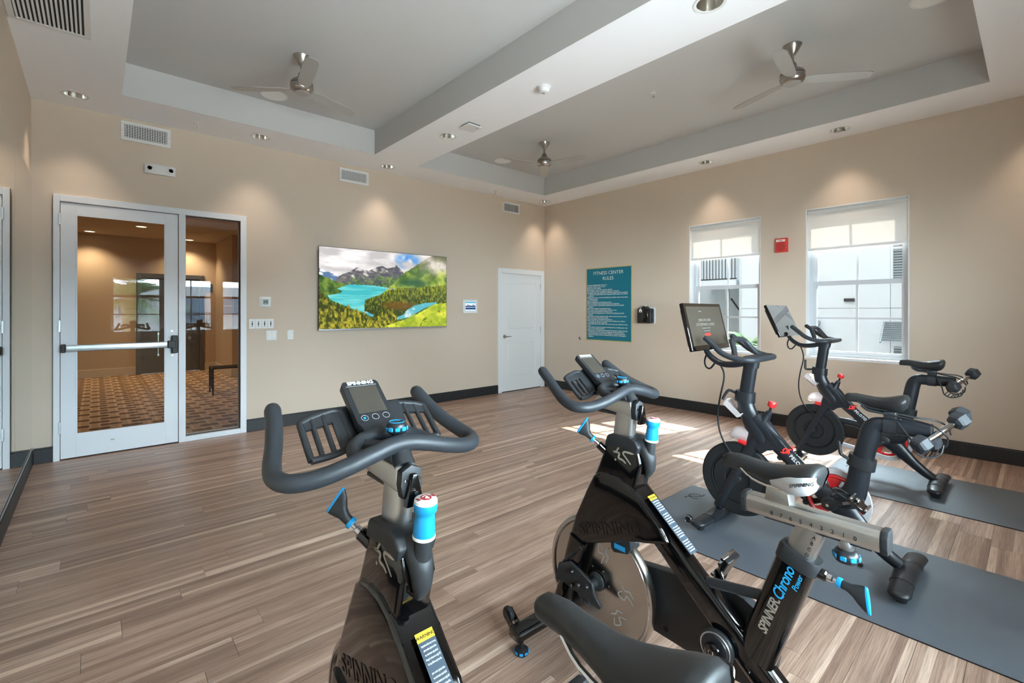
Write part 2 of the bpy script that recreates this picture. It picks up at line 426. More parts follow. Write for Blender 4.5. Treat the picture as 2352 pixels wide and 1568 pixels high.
def carpet_mat():
    m = bpy.data.materials.new('hall_carpet'); m.use_nodes = True; nt = m.node_tree; L = nt.links; b = nt.nodes['Principled BSDF']
    b.inputs['Roughness'].default_value = 0.95; b.inputs['Specular IOR Level'].default_value = 0.1
    tc = nt.nodes.new('ShaderNodeTexCoord')
    def brick(off, sc, bw, rh, ms):
        mp = nt.nodes.new('ShaderNodeMapping'); mp.inputs['Location'].default_value = off; L.new(tc.outputs['Object'], mp.inputs[0])
        n = nt.nodes.new('ShaderNodeTexBrick'); n.inputs['Scale'].default_value = sc; n.inputs['Brick Width'].default_value = bw; n.inputs['Row Height'].default_value = rh
        n.inputs['Mortar Size'].default_value = ms; n.inputs['Mortar Smooth'].default_value = 0.0; n.offset = 0.35; L.new(mp.outputs[0], n.inputs['Vector']); return n
    a = brick((0, 0, 0), 1.0, 0.30, 0.215, 0.052)
    a.inputs['Color1'].default_value = lin((92, 66, 48)) + (1,); a.inputs['Color2'].default_value = lin((104, 78, 58)) + (1,); a.inputs['Mortar'].default_value = lin((178, 146, 112)) + (1,)
    w = nt.nodes.new('ShaderNodeTexWave'); w.wave_type = 'BANDS'; w.bands_direction = 'X'; w.inputs['Scale'].default_value = 3.4; L.new(tc.outputs['Object'], w.inputs['Vector'])
    rr = nt.nodes.new('ShaderNodeValToRGB'); rr.color_ramp.elements[0].position = 0.75; rr.color_ramp.elements[1].position = 0.8
    rr.color_ramp.elements[0].color = (1, 1, 1, 1); rr.color_ramp.elements[1].color = (1.35, 1.3, 1.25, 1); L.new(w.outputs[0], rr.inputs[0])
    x = nt.nodes.new('ShaderNodeMix'); x.data_type = 'RGBA'; x.blend_type = 'MULTIPLY'; x.inputs[0].default_value = 1; L.new(a.outputs[0], x.inputs[6]); L.new(rr.outputs[0], x.inputs[7])
    L.new(x.outputs[2], b.inputs['Base Color'])
    MATS['hall_carpet'] = m
carpet_mat()

# ------------------------------------------------------------------ the room shell
RX, BY, LX, NY, ZC, ZT = 6.225, 6.08, -0.434, -1.0, 3.33, 3.63
T = 0.15
WZ0, WZ1 = 0.86, 2.58                                   # window opening heights
RWIN = [(2.31, 3.253), (0.875, 1.81)]                    # right wall windows (y range)
NWIN = [(0.22, 1.17), (1.22, 2.17), (2.27, 3.22)]        # windows behind the viewpoint, mirrored in the door glass
ENT = (-0.29, 1.302, 2.483)                              # glazed entrance opening
FD = (5.09, 6.20, 2.125)                                 # panel door opening

g = G()
g.box(LX - T, ENT[0], BY, BY + T, -.12, ZC + .4).box(ENT[0], ENT[1], BY, BY + T, ENT[2], ZC + .4).box(ENT[1], FD[0], BY, BY + T, -.12, ZC + .4)
g.box(FD[0], FD[1], BY, BY + T, FD[2], ZC + .4).box(FD[1], RX + .2, BY, BY + T, -.12, ZC + .4).box(FD[0], FD[1], BY + .10, BY + T, -.12, FD[2])
g.obj('wall_back', 'wall_paint', kind='structure')
g = G(); ys = [NY - T]
for a, b in sorted(RWIN):
    g.box(RX, RX + .2, ys[-1], a, -3.4, ZC + .4); g.box(RX, RX + .2, a, b, -3.4, WZ0); g.box(RX, RX + .2, a, b, WZ1, ZC + .4); ys.append(b)
g.box(RX, RX + .2, ys[-1], BY, -3.4, ZC + .4)
wr = g.obj('wall_right', 'wall_paint', kind='structure')
g = G(); ys = [NY - T]
for a, b in sorted(RWIN):
    g.box(RX + .2, RX + .22, ys[-1], a, -3.4, ZC + .5); g.box(RX + .2, RX + .22, a, b, -3.4, WZ0); g.box(RX + .2, RX + .22, a, b, WZ1, ZC + .5); ys.append(b)
g.box(RX + .2, RX + .22, ys[-1], BY + T, -3.4, ZC + .5)
g.obj('outer_cladding', 'facade_dark', wr)  # unseen dark skin added to cut sun bounce onto the building opposite
g = G(); xs = [LX]
for a, b in NWIN:
    g.box(xs[-1], a, NY - T, NY, -3.4, ZC + .4); g.box(a, b, NY - T, NY, -3.4, WZ0); g.box(a, b, NY - T, NY, WZ1, ZC + .4); xs.append(b)
g.box(xs[-1], RX, NY - T, NY, -3.4, ZC + .4)
g.obj('wall_near', 'wall_paint', kind='structure')
bx('wall_left', 'wall_paint', None, LX - T, LX, NY - T, BY, -.12, ZC + .4, kind='structure')

# floor: slab and single planks
floor = bx('floor', 'rubber_mat_edge', None, LX, RX, NY, BY, -0.12, -0.004, kind='structure')
bx('subfloor', 'rubber_mat_edge', floor, ENT[0], ENT[1], BY, BY + T, -.12, -.0005); bx('subfloor', 'rubber_mat_edge', floor, FD[0], FD[1], BY, BY + .1, -.12, -.0005)
PW, PL = 0.151, 1.22
pm = {}
row = 0; y = BY - 0.003
offs = [0.0, 0.47, 0.93, 0.22, 0.70, 1.08, 0.35, 0.83]
while y > NY + 0.01:
    y0 = max(y - PW, NY + 0.002)
    x = LX + 0.002 - offs[(row * 3 + (row // 8)) % 8]
    while x < RX - 0.002:
        a, b = max(x, LX + 0.002), min(x + PL, RX - 0.002)
        if b - a > 0.02:
            key = (round(b - a, 3), round(y - y0, 3))
            if key not in pm:
                l, w = key; e = 0.0007
                gg = G().box(-l / 2 + e, l / 2 - e, -w / 2 + e, w / 2 - e, -0.004, 0.0)
                o = gg.obj('plank', 'plank_wood', floor); pm[key] = o.data
            else:
                o = bpy.data.objects.new('plank', pm[key]); COL.objects.link(o); o.parent = floor
            o.location = ((a + b) / 2, (y + y0) / 2, 0)
        x += PL
    y -= PW; row += 1

# ceiling: white soffit with two recessed trays and round holes for the can lights
TR = [(0.18, 2.585, 0.27, 5.46), (3.22, 5.64, 0.27, 5.515)]
CANS = [(-0.135, 5.73), (1.371, 5.745), (2.93, 5.80), (2.915, 4.344), (5.945, 5.80), (5.945, 2.87), (5.94, 1.406), (2.885, 1.371), (5.94, -0.08)]
CR = 0.083
def soffit():
    bm = bmesh.new(); edges = []
    def loop(pts):
        vs = [bm.verts.new((p[0], p[1], ZC)) for p in pts]
        for i in range(len(vs)): edges.append(bm.edges.new((vs[i], vs[(i + 1) % len(vs)])))
    loop([(LX, NY), (RX, NY), (RX, BY), (LX, BY)])
    for x0, x1, y0, y1 in TR: loop([(x0, y0), (x0, y1), (x1, y1), (x1, y0)])
    for cx, cy in CANS: loop([(cx + CR * math.cos(-a), cy + CR * math.sin(-a)) for a in [2 * PI * k / 28 for k in range(28)]])
    bmesh.ops.triangle_fill(bm, use_beauty=True, use_dissolve=False, edges=edges, normal=(0, 0, -1))
    me = bpy.data.meshes.new('ceiling'); bm.to_mesh(me); bm.free(); me.materials.append(MATS['soffit_paint'])
    o = bpy.data.objects.new('ceiling', me); COL.objects.link(o); o['kind'] = 'structure'; return o
ceil = soffit()
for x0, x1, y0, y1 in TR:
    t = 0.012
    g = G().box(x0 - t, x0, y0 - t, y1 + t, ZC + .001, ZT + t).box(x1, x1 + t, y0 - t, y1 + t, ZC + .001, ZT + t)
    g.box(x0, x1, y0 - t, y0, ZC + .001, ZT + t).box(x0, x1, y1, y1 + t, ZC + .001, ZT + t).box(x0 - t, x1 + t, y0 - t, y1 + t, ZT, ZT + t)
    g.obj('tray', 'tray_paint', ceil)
bx('roof_slab', 'soffit_paint', ceil, LX - T, RX + .2, NY - T, BY + T, ZC + .38, ZC + .5)

# baseboards
bb = struct_empty('baseboard_back')
def baseb(parent, x0, x1, y0, y1, along):
    g = G().box(x0, x1, y0, y1, 0.0005, 0.128, 0.002); 
    if along == 'x': g.box(x0, x1, y0 + .005, y1, 0.128, 0.142, 0.002)
    elif along == 'y-': g.box(x0 + .005, x1, y0, y1, 0.128, 0.142, 0.002)
    else: g.box(x0, x1 - .005, y0, y1, 0.128, 0.142, 0.002)
    return g.obj('board', 'black_base', parent)
baseb(bb, LX + .016, ENT[0], BY - .016, BY, 'x'); baseb(bb, ENT[1], FD[0], BY - .016, BY, 'x')
bb = struct_empty('baseboard_right'); baseb(bb, RX - .016, RX, NY, BY - .016, 'y-')
bb = struct_empty('baseboard_left'); baseb(bb, LX, LX + .016, NY, BY, 'y+')

# mirror panels on the left wall
MIR = [(4.842, 6.06, 'tall frameless wall mirror panel next to the glazed entrance, nearest the corner'), (3.62, 4.838, 'tall frameless wall mirror panel at the far left edge, left of the dark seam')]
for y0, y1, lb in MIR:
    t = thing('wall_mirror', lb, 'mirror', (LX, y0, 0.145), group='wall mirrors')
    bx('backing', 'black_rubber', t, 0.0, 0.003, 0, y1 - y0, 0, 2.47)
    bx('mirror_glass', 'mirror', t, 0.003, 0.008, 0.001, y1 - y0 - .001, 0, 2.468, 0.0008)
t = thing('mirror_channel', 'thin metal channel running along the bottom of the mirrors', 'channel', (LX, 3.62, 0.1425))
bx('rail', 'alu', t, 0, 0.014, 0, 2.44, 0, 0.0025); bx('lip', 'alu', t, 0.0115, 0.014, 0, 2.44, 0.0025, 0.016)

# ------------------------------------------------------------------ windows
def window(name, loc, rotz, w, shade_z, dep=.15):
    """local x across, y outward from the inner wall face, z up; dep = wall thickness"""
    r = struct_empty(name, loc); r.rotation_euler = (0, 0, rotz)
    z0, z1 = WZ0, WZ1; f = 0.045
    d0, d1 = dep - .095, dep - .01
    g = G().box(0, .010, 0, d0, z0, z1).box(w - .010, w, 0, d0, z0, z1).box(0, w, 0, d0, z1 - .010, z1)
    g.obj('jamb_lining', 'white_trim', r)
    bx('sill', 'white_trim', r, -.012, w + .012, -.012, d0, z0 - .018, z0 + .012, .003)
    g = G().box(0, f, d0, d1, z0, z1).box(w - f, w, d0, d1, z0, z1).box(f, w - f, d0, d1, z1 - f, z1).box(f, w - f, d0, d1, z0, z0 + f)
    g.obj('frame', 'window_vinyl', r)
    zm = 1.705
    for nm, a, b, y0, y1 in (('upper_sash', zm - .01, z1 - f, dep - .045, dep - .018), ('lower_sash', z0 + f, zm + .035, dep - .085, dep - .050)):
        s = .034; low = nm == 'lower_sash'
        bot = .034; top = .05 if low else .034
        g = G().box(f, f + s, y0, y1, a, b).box(w - f - s, w - f, y0, y1, a, b).box(f + s, w - f - s, y0, y1, a, a + bot).box(f + s, w - f - s, y0, y1, b - top, b)
        sa = g.obj(nm, 'window_vinyl', r)
        xa, xb, za, zb = f + s, w - f - s, a + bot, b - top
        ym = (y0 + y1) / 2; xm = w / 2; zz = (za + zb) / 2; m = .011
        bx('muntin', 'window_vinyl', sa, xm - m, xm + m, ym - .009, ym + .009, za, zb)
        G().box(xa, xm - m, ym - .0085, ym + .0085, zz - m, zz + m).box(xm + m, xb, ym - .0085, ym + .0085, zz - m, zz + m).obj('muntin', 'window_vinyl', sa)
        for p, q in ((xa, xm - m), (xm + m, xb)):
            for u, v in ((za, zz - m), (zz + m, zb)): bx('pane', 'glass_window', sa, p, q, ym - .0015, ym + .0015, u, v)
    return r

def shade(loc, rotz, w, zb, label, group):
    t = thing('roller_shade', label, 'window shade', loc, rotz, group)
    zt = WZ1 - .012
    G().box(.014, w - .014, .030, .0312, zb - zt, -.03).obj('fabric', 'shade_fabric', t)
    G().cyl((.012, .033, -.022), (w - .012, .033, -.022), .018, seg=14).obj('roller', 'white_plastic', t, 40)
    G().box(.014, w - .014, .024, .037, zb - zt - .012, zb - zt + .018, .004).obj('hem_bar', 'white_trim', t, 40)
    for x in (.0105, w - .0135): bx('bracket', 'nickel', t, x, x + .003, .014, .05, -.045, -.002)
    return t

for i, (a, b) in enumerate(RWIN):
    window('window_%d' % (i + 1), (RX, b, 0), -PI / 2, b - a, 2.11, .2)
    shade((RX, b, WZ1 - .012), -PI / 2, b - a, 2.11, ['white roller shade on the window behind the nearer upright bike screen', 'white roller shade on the window closest to the right edge of the picture'][i], 'roller shades on the window wall')
for i, (a, b) in enumerate(NWIN):
    window('window_%d' % (i + 3), (b, NY, 0), PI, b - a, 2.11)
    shade((b, NY, WZ1 - .012), PI, b - a, 2.11, ['white roller shade mirrored in the glass door above the reflected palm', 'white roller shade mirrored beside the door stile, middle of the reflected three', 'white roller shade mirrored at the right edge of the sidelight glass', 'white roller shade on the fourth window of the wall behind the viewpoint', 'white roller shade on the corner window of the wall behind the viewpoint'][i], 'roller shades behind the viewpoint')

# ------------------------------------------------------------------ glazed entrance: door, sidelight
d = struct_empty('door_1', (0, BY, 0))
x0, x1, zt = ENT; F0, F1 = -.028, .12
xm0, xm1 = 0.664, 0.724
g = G().box(x0, x0 + .045, F0, F1, 0, zt, .002).box(x0 + .045, x1, F0, F1, zt - .062, zt, .002).box(x1 - .060, x1, F0, F1, 0, zt - .062, .002).box(xm0, xm1, F0, F1, 0, zt - .062, .002).box(xm1, x1 - .06, F0, F1, 0.0005, .055, .002)
g.obj('frame', 'white_frame', d, 30)
bx('gasket', 'black_rubber', d, xm1, x1 - .060, .015, .022, .055, .062)
G().box(xm1, x1 - .06, .015, .022, zt - .070, zt - .062).box(x1 - .068, x1 - .06, .015, .022, .062, zt - .07).box(xm1, xm1 + .006, .015, .022, .062, zt - .07).obj('gasket', 'black_rubber', d)
bx('pane', 'glass_door', d, xm1 + .002, x1 - .062, .028, .034, .057, zt - .064)
lx0, lx1, lz0, lz1 = x0 + .050, xm0 - .006, .012, zt - .070
gx0, gx1, gz0, gz1 = -0.136, 0.552, 0.225, 2.31
g = G().box(lx0, gx0, -.018, .027, lz0, lz1, .0015).box(gx1, lx1, -.018, .027, lz0, lz1, .0015).box(gx0, gx1, -.018, .027, gz1, lz1, .0015).box(gx0, gx1, -.018, .027, lz0, gz0, .0015)
leaf = g.obj('door_leaf', 'white_frame', d, 30)
bx('pane', 'glass_door', leaf, gx0, gx1, .004, .010, gz0, gz1)
g = G().box(gx0, gx0 + .012, -.020, -.016, gz0, gz1).box(gx1 - .012, gx1, -.020, -.016, gz0, gz1).box(gx0 + .012, gx1 - .012, -.020, -.016, gz1 - .012, gz1).box(gx0 + .012, gx1 - .012, -.020, -.016, gz0, gz0 + .012)
g.obj('glazing_bead', 'white_frame', leaf)
pb = G().box(-.205, .565, -.085, -.035, 1.015, 1.078, .010, None, 2).obj('push_bar', 'alu', leaf, 40)
bx('end_cap', 'matte_black', pb, -.236, -.205, -.088, -.018, 1.008, 1.085, .004)
G().box(.565, .632, -.09, -.018, 1.01, 1.085, .006).box(.600, .652, -.075, -.016, .955, 1.140, .006).obj('latch_case', 'matte_black', pb, 40)
for z in (.93, 1.185): G().lathe([(0, -.004), (.009, -.004), (.009, 0)], (.605, -.018, z), (0, 1, 0), 14).obj('screw', 'nickel', leaf, 40)
G().cyl((.495, .06, .92), (.495, .06, 1.18), .011, seg=10).cyl((.495, .027, .94), (.495, .06, .94), .009, seg=8).cyl((.495, .027, 1.16), (.495, .06, 1.16), .009, seg=8).obj('pull_handle', 'nickel', leaf, 40)
bx('stopper', 'nickel', leaf, .115, .145, -.024, -.018, .128, .138, .001)
for z in (.25, 1.2, 2.2): bx('hinge', 'alu', d, x0 + .036, x0 + .052, -.034, -.02, z, z + .11, .002)

# panel door at the far corner
d = struct_empty('door_2', (0, BY, 0))
x0, x1, zt = FD; c = .085
for nm, a in (('casing', (x0, x0 + c, 0.0005, zt)), ('casing', (x1 - c, x1, 0.0005, zt)), ('casing', (x0 + c, x1 - c, zt - c, zt))):
    G().box(a[0], a[1], -.016, .02, a[2], a[3], .004).obj(nm, 'white_trim', d, 40)
sx0, sx1, sz0, sz1 = x0 + c + .004, x1 - c - .004, .012, zt - c - .004
st = .115
pr = [(sx0 + st, sx1 - st, 1.06, sz1 - .13), (sx0 + st, sx1 - st, .24, .86)]
g = G().box(sx0, sx0 + st, .0, .035, sz0, sz1).box(sx1 - st, sx1, .0, .035, sz0, sz1).box(sx0 + st, sx1 - st, .0, .035, pr[0][3], sz1).box(sx0 + st, sx1 - st, .0, .035, pr[1][3], pr[0][2]).box(sx0 + st, sx1 - st, .0, .035, sz0, pr[1][2])
slab = g.obj('door_slab', 'white_trim', d)
for a, b, u, v in pr:
    G().box(a, b, .012, .03, u, v).obj('panel', 'white_trim', slab)
    G().box(a + .028, b - .028, .003, .02, u + .028, v - .028, .008).obj('raised_field', 'white_trim', slab, 40)
hz = .955
h = G().lathe([(0, -.012), (.030, -.010), (.034, 0)], (sx0 + .065, 0, hz), (0, 1, 0), 24).obj('door_handle', 'nickel', slab, 40)
G().cyl((sx0 + .065, -.01, hz), (sx0 + .065, -.05, hz), .010, seg=12).tube([(sx0 + .062, -.05, hz), (sx0 + .12, -.052, hz), (sx0 + .18, -.046, hz)], [.010, .009, .007], 10, round_cap=True).obj('lever', 'nickel', h, 40)
for z in (.22, 1.02, 1.80): G().cyl((sx1 + .003, -.006, z), (sx1 + .003, -.006, z + .09), .006, seg=8).obj('hinge', 'nickel', d, 40)

# daylight portals in the window openings
def portal(loc, rot, sx, sy):
    ld = bpy.data.lights.new('daylight_portal', 'AREA'); ld.shape = 'RECTANGLE'; ld.size = sx; ld.size_y = sy; ld.cycles.is_portal = True
    o = bpy.data.objects.new('daylight_portal', ld); COL.objects.link(o); o.location = loc; o.rotation_euler = rot
for a, b in RWIN: portal((RX + .195, (a + b) / 2, (WZ0 + WZ1) / 2), (PI / 2, 0, PI / 2), b - a, WZ1 - WZ0)
for a, b in NWIN: portal(((a + b) / 2, NY - .145, (WZ0 + WZ1) / 2), (-PI / 2, 0, PI), b - a, WZ1 - WZ0)

# ------------------------------------------------------------------ ceiling fixtures
CAN_W = 36.0
CLAB = ['recessed can light in the white ceiling left of the door, nearest the mirror', 'recessed can light above the wall between the door and the TV', 'recessed can light over the small vent right of the TV top', 'recessed can light on the white beam beside the square ceiling plate',
        'recessed can light in the ceiling corner above the panel door', 'recessed can light above the red alarm on the window wall', 'recessed can light above the rightmost window', 'recessed can light cut by the top edge on the white beam', 'recessed can light beyond the right edge, its glow on the wall']
def can(i, x, y):
    t = thing('can_light', CLAB[i], 'ceiling light', (x, y, ZC), group='recessed can lights')
    G().lathe([(CR - .004, .004), (CR - .004, -.002), (CR + .006, -.005), (CR + .016, -.004), (CR + .018, -.0003)], seg=36, cap=False).obj('trim_ring', 'white_plastic', t, 40)
    g = G(); n = 36
    prof = [(CR - .004, .0), (CR - .012, .05), (CR - .028, .10), (.045, .125)]
    g.rings([[(r * (1 + .012 * math.cos(9 * a)) * math.cos(a), r * (1 + .012 * math.cos(9 * a)) * math.sin(a), h) for a in [2 * PI * k / n for k in range(n)]] for r, h in prof], cap=False)
    g.obj('reflector', 'can_reflector', t, 60)
    G().lathe([(0, .118), (.046, .118), (.05, .13), (0, .13)], seg=24).obj('lamp', 'can_glow', t, 40)
    ld = bpy.data.lights.new('can_spot', 'SPOT'); ld.energy = CAN_W; ld.color = (1.0, 0.82, 0.66); ld.spot_size = math.radians(80); ld.spot_blend = 1.0; ld.shadow_soft_size = 0.04
    lo = bpy.data.objects.new('can_spot', ld); COL.objects.link(lo); lo.parent = t; lo.location = (0, 0, -.01)
    return t
for i, (x, y) in enumerate(CANS): can(i, x, y)

def fan(x, y, rz, label):
    t = thing('ceiling_fan', label, 'ceiling fan', (x, y, ZT), rz, 'brushed metal ceiling fans')
    G().lathe([(.072, 0), (.070, -.008), (.045, -.05), (.026, -.078), (.018, -.085), (0, -.085)], seg=28).obj('canopy', 'nickel', t, 40)
    G().cyl((0, 0, -.07), (0, 0, -.165), .0125, seg=14).obj('downrod', 'nickel', t, 40)
    G().lathe([(.018, -.14), (.030, -.155), (.036, -.185), (.060, -.205), (.086, -.222), (.094, -.240), (.094, -.248)], seg=32).obj('motor_cover', 'nickel', t, 40)
    G().lathe([(.090, -.248), (.090, -.254)], seg=32).obj('gap_ring', 'black_rubber', t, 40)
    h = G().lathe([(.094, -.254), (.096, -.275), (.090, -.300), (.070, -.318), (.064, -.322)], seg=32).obj('housing', 'nickel', t, 40)
    G().lathe([(0, -.327), (.056, -.327), (.061, -.322), (.061, -.316)], seg=32).obj('cover_disc', 'blade_silver', h, 40)
    for k in range(3):
        a = 2 * PI * k / 3
        m = Matrix.Rotation(a, 4, 'Z')
        g = G().rings([[(r, -w * .5, -.288 + .010 * s), (r, w * .5, -.288 - .010 * s), (r, w * .5, -.294 - .010 * s), (r, -w * .5, -.294 + .010 * s)] for r, w, s in ((.085, .06, 1), (.16, .105, 1), (.40, .115, .7), (.56, .100, .6), (.60, .06, .6))]).xf(m)
        g.obj('blade', 'blade_silver', t, 30)
    return t
fan(1.358, 4.30, .35, 'brushed metal ceiling fan in the left ceiling tray above the TV wall')
fan(4.388, 1.376, 1.2, 'brushed metal ceiling fan nearest the viewer in the right tray')
fan(4.464, 4.368, .8, 'brushed metal ceiling fan at the far end of the right tray')

def disc_speaker(x, y, label):
    t = thing('ceiling_speaker', label, 'speaker', (x, y, ZT), group='round ceiling speakers')
    G().lathe([(.125, -.0003), (.126, -.006), (.118, -.009), (.110, -.006), (.110, -.0003)], seg=40, cap=False).obj('rim', 'white_plastic', t, 40)
    G().lathe([(0, -.0055), (.06, -.0055), (.110, -.005), (.110, -.0005)], seg=40).obj('grille', 'lens_white', t, 40)
disc_speaker(1.386, 5.255, 'round white ceiling speaker left of the fan in the left tray')
disc_speaker(4.535, 5.30, 'round white ceiling speaker at the far end of the right tray')
disc_speaker(4.446, .50, 'round white ceiling speaker cut by the top edge at the right')

def sprinkler(x, y, z, label):
    t = thing('sprinkler', label, 'sprinkler', (x, y, z), group='ceiling sprinkler heads')
    G().lathe([(0, -.0003), (.030, -.0003), (.030, -.004), (.012, -.006), (0, -.006)], seg=20).obj('escutcheon', 'white_plastic', t, 40)
    G().cyl((0, 0, -.004), (0, 0, -.02), .006, seg=8).tube([(-.009, 0, -.018), (-.011, 0, -.032), (-.004, 0, -.044)], .0018, 6).tube([(.009, 0, -.018), (.011, 0, -.032), (.004, 0, -.044)], .0018, 6).obj('frame_arms', 'white_plastic', t, 40)
    G().cyl((0, 0, -.020), (0, 0, -.044), .002, seg=6).obj('bulb', 'red_print', t)
    G().lathe([(0, -.046), (.013, -.046), (.013, -.044), (0, -.044)], seg=14).obj('deflector', 'chrome', t)
sprinkler(.785, 5.774, ZC, 'small sprinkler head in the ceiling above the door vent')
sprinkler(4.824, 5.82, ZC, 'small sprinkler head in the ceiling near the smallest wall vent')
sprinkler(4.265, 2.614, ZT, 'small sprinkler head in the right ceiling tray between the two fans')

t = thing('smoke_detector', 'white domed smoke detector on the white ceiling beam', 'smoke detector', (2.895, 2.84, ZC))
G().lathe([(0, -.0003), (.058, -.0003), (.058, -.010), (.052, -.014)], seg=28).obj('mounting_ring', 'white_plastic', t, 40)
G().lathe([(.05, -.012), (.049, -.030), (.040, -.046), (.022, -.052), (0, -.052)], seg=28).obj('dome', 'white_plastic', t, 40)
G().lathe([(0, -.058), (.012, -.057), (.016, -.051), (.016, -.048)], seg=16).obj('sensor', 'grey_print', t, 40)
t = thing('ceiling_plate', 'square white plate hanging just below the ceiling beam', 'plate', (2.93, 3.94, ZC))
bx('mount', 'vent_dark', t, -.07, .07, -.07, .07, -.014, -.0004); bx('cover', 'white_plastic', t, -.085, .085, -.085, .085, -.030, -.014, .004)
G().lathe([(0, -.032), (.006, -.032), (.006, -.029)], (.05, -.05, 0), seg=10).obj('led', 'grey_print', t)

def wall_vent(x0, x1, z0, z1, label, nv, nh, vertical_only=False):
    t = thing('wall_vent', label, 'vent', (x0, BY, z0), group='white wall vents')
    w, h = x1 - x0, z1 - z0; f = .03
    bx('backing', 'vent_dark', t, f - .004, w - f + .004, -.004, -.0005, f - .004, h - f + .004)
    G().box(0, w, -.010, -.0005, 0, f, .002).box(0, w, -.010, -.0005, h - f, h, .002).box(0, f, -.010, -.0005, f, h - f, .002).box(w - f, w, -.010, -.0005, f, h - f, .002).obj('frame', 'white_plastic', t, 40)
    for k in range(nv):
        x = f + (w - 2 * f) * (k + .5) / nv; a = G().cbox((x, -.0075, h / 2), (.0045, .006, h - 2 * f)).obj('slat', 'white_plastic', t)
    for k in range(nh):
        z = f + (h - 2 * f) * (k + .5) / nh; G().cbox((w / 2, -.0065, z), (w - 2 * f, .004, .006)).obj('slat', 'white_plastic', t)
    for px in (.014, w - .014): G().lathe([(0, -.0125), (.004, -.012), (.004, -.009)], (px, 0, h / 2), (0, 1, 0), 8).obj('screw', 'nickel', t)
wall_vent(.191, .596, 3.108, 3.298, 'white wall vent grille above the glazed door', 17, 8)
wall_vent(2.386, 2.788, 3.098, 3.278, 'white wall vent grille above the TV', 17, 8)
wall_vent(5.205, 5.589, 3.085, 3.268, 'white wall vent grille above the panel door, smallest in view', 18, 0)

t = thing('ceiling_vent', 'large white slatted return vent in the ceiling at the top left', 'vent', (-.425, 3.80, ZC))
bx('backing', 'vent_dark', t, .03, .38, .03, .65, -.004, -.0005)
G().box(0, .405, 0, .035, -.012, -.0005, .002).box(0, .405, .645, .68, -.012, -.0005, .002).box(0, .035, .035, .645, -.012, -.0005, .002).box(.37, .405, .035, .645, -.012, -.0005, .002).obj('frame', 'white_plastic', t, 40)
for k in range(15):
    x = .045 + .022 * k
    G().cbox((x, .34, -.008), (.013, .61, .0015), 0, Matrix.Rotation(math.radians(-38), 3, 'Y')).obj('slat', 'white_plastic', t)

# ------------------------------------------------------------------ things on the TV wall
t = thing('emergency_light', 'white twin-head emergency light above the glazed door', 'emergency light', (.505, BY, 2.85))
G().prism([(-.13, -.045), (.13, -.045), (.13, .045), (.10, .055), (-.10, .055), (-.13, .045)], 'y', -.045, -.0005, .008, 2).obj('body', 'white_plastic', t, 40)
for x in (-.088, .088):
    h = G().lathe([(.030, .0), (.034, -.018), (.034, -.028), (.028, -.030)], (x, -.04, .004), (0, 1, 0), 24).obj('lamp_head', 'white_plastic', t, 40)
    G().lathe([(0, -.030), (.02, -.030), (.029, -.026)], (x, -.04, .004), (0, 1, 0), 20).obj('lens', 'grey_print', h, 40)

t = thing('thermostat', 'white square thermostat with grey display beside the glazed entrance', 'thermostat', (1.505, BY, 1.50))
bx('base_plate', 'white_plastic', t, -.062, .062, -.006, -.0005, -.062, .062, .0055)
bx('body', 'white_plastic', t, -.048, .048, -.024, -.006, -.05, .05, .006)
dsp = bx('display', 'thermo_lcd', t, -.034, .030, -.0248, -.0235, -.030, .032)
for dx in (-.016, .006): bx('digit', 'label_blue', dsp, dx, dx + .012, -.0254, -.0248, -.010, .016)
for k in range(4):
    xx = 1.365 + .066 * k
    t = thing('key_station', ['leftmost', 'second from left', 'third from left', 'rightmost'][k] + ' of the four small wall control plates under the thermostat', 'control plate', (xx, BY, 1.245), group='row of control plates')
    bx('plate', 'white_plastic', t, -.0325, .0325, -.006, -.0005, -.057, .057, .002)
    bx('insert', 'white_frame', t, -.017, .017, -.009, -.006, -.034, .034, .001)
    bx('slot', 'black_rubber', t, -.0055, .0055, -.0105, -.009, -.016, .016, .001)
    for z in (-.026, .026): G().lathe([(0, -.002), (.0055, -.002), (.0055, 0)], (0, -.009, z), (0, 1, 0), 10).obj('led', 'black_rubber', t)
t = thing('light_switch', 'white double rocker light switch below the control plates', 'light switch', (1.572, BY, 1.105))
bx('plate', 'white_plastic', t, -.058, .058, -.006, -.0005, -.058, .058, .003)
for x in (-.023, .023): G().cbox((x, -.0085, 0), (.034, .006, .066), .0015, Matrix.Rotation(.06, 3, 'X')).obj('rocker', 'lens_white', t)
t = thing('wall_plate', 'single white wall plate with a round centre jack', 'wall plate', (1.785, BY, 1.105))
bx('plate', 'white_plastic', t, -.035, .035, -.006, -.0005, -.058, .058, .003)
G().lathe([(.010, -.006), (.010, -.010), (.006, -.011), (.005, -.007), (0, -.007)], (0, 0, 0), (0, 1, 0), 16).obj('jack', 'lens_white', t, 40)

t = thing('control_tablet', 'white framed touch panel on the wall between TV and panel door', 'touch panel', (4.502, BY, 1.468))
bx('frame', 'white_plastic', t, -.142, .142, -.022, -.0005, -.112, .112, .006)
sc = bx('display', 'panel_pale', t, -.098, .098, -.0232, -.021, -.074, .074)
for z0, z1, mt in ((.050, .070, 'panel_teal'), (-.012, .008, 'panel_navy'), (-.052, -.018, 'panel_navy'), (-.072, -.066, 'panel_teal')): bx('picture_band', mt, sc, -.098, .098, -.0240, -.0232, z0, z1)
for k in range(7): bx('picture_band', 'panel_navy', sc, -.09 + .026 * k, -.074 + .026 * k, -.0240, -.0232, .008, .014 + .006 * (k * 3 % 4))

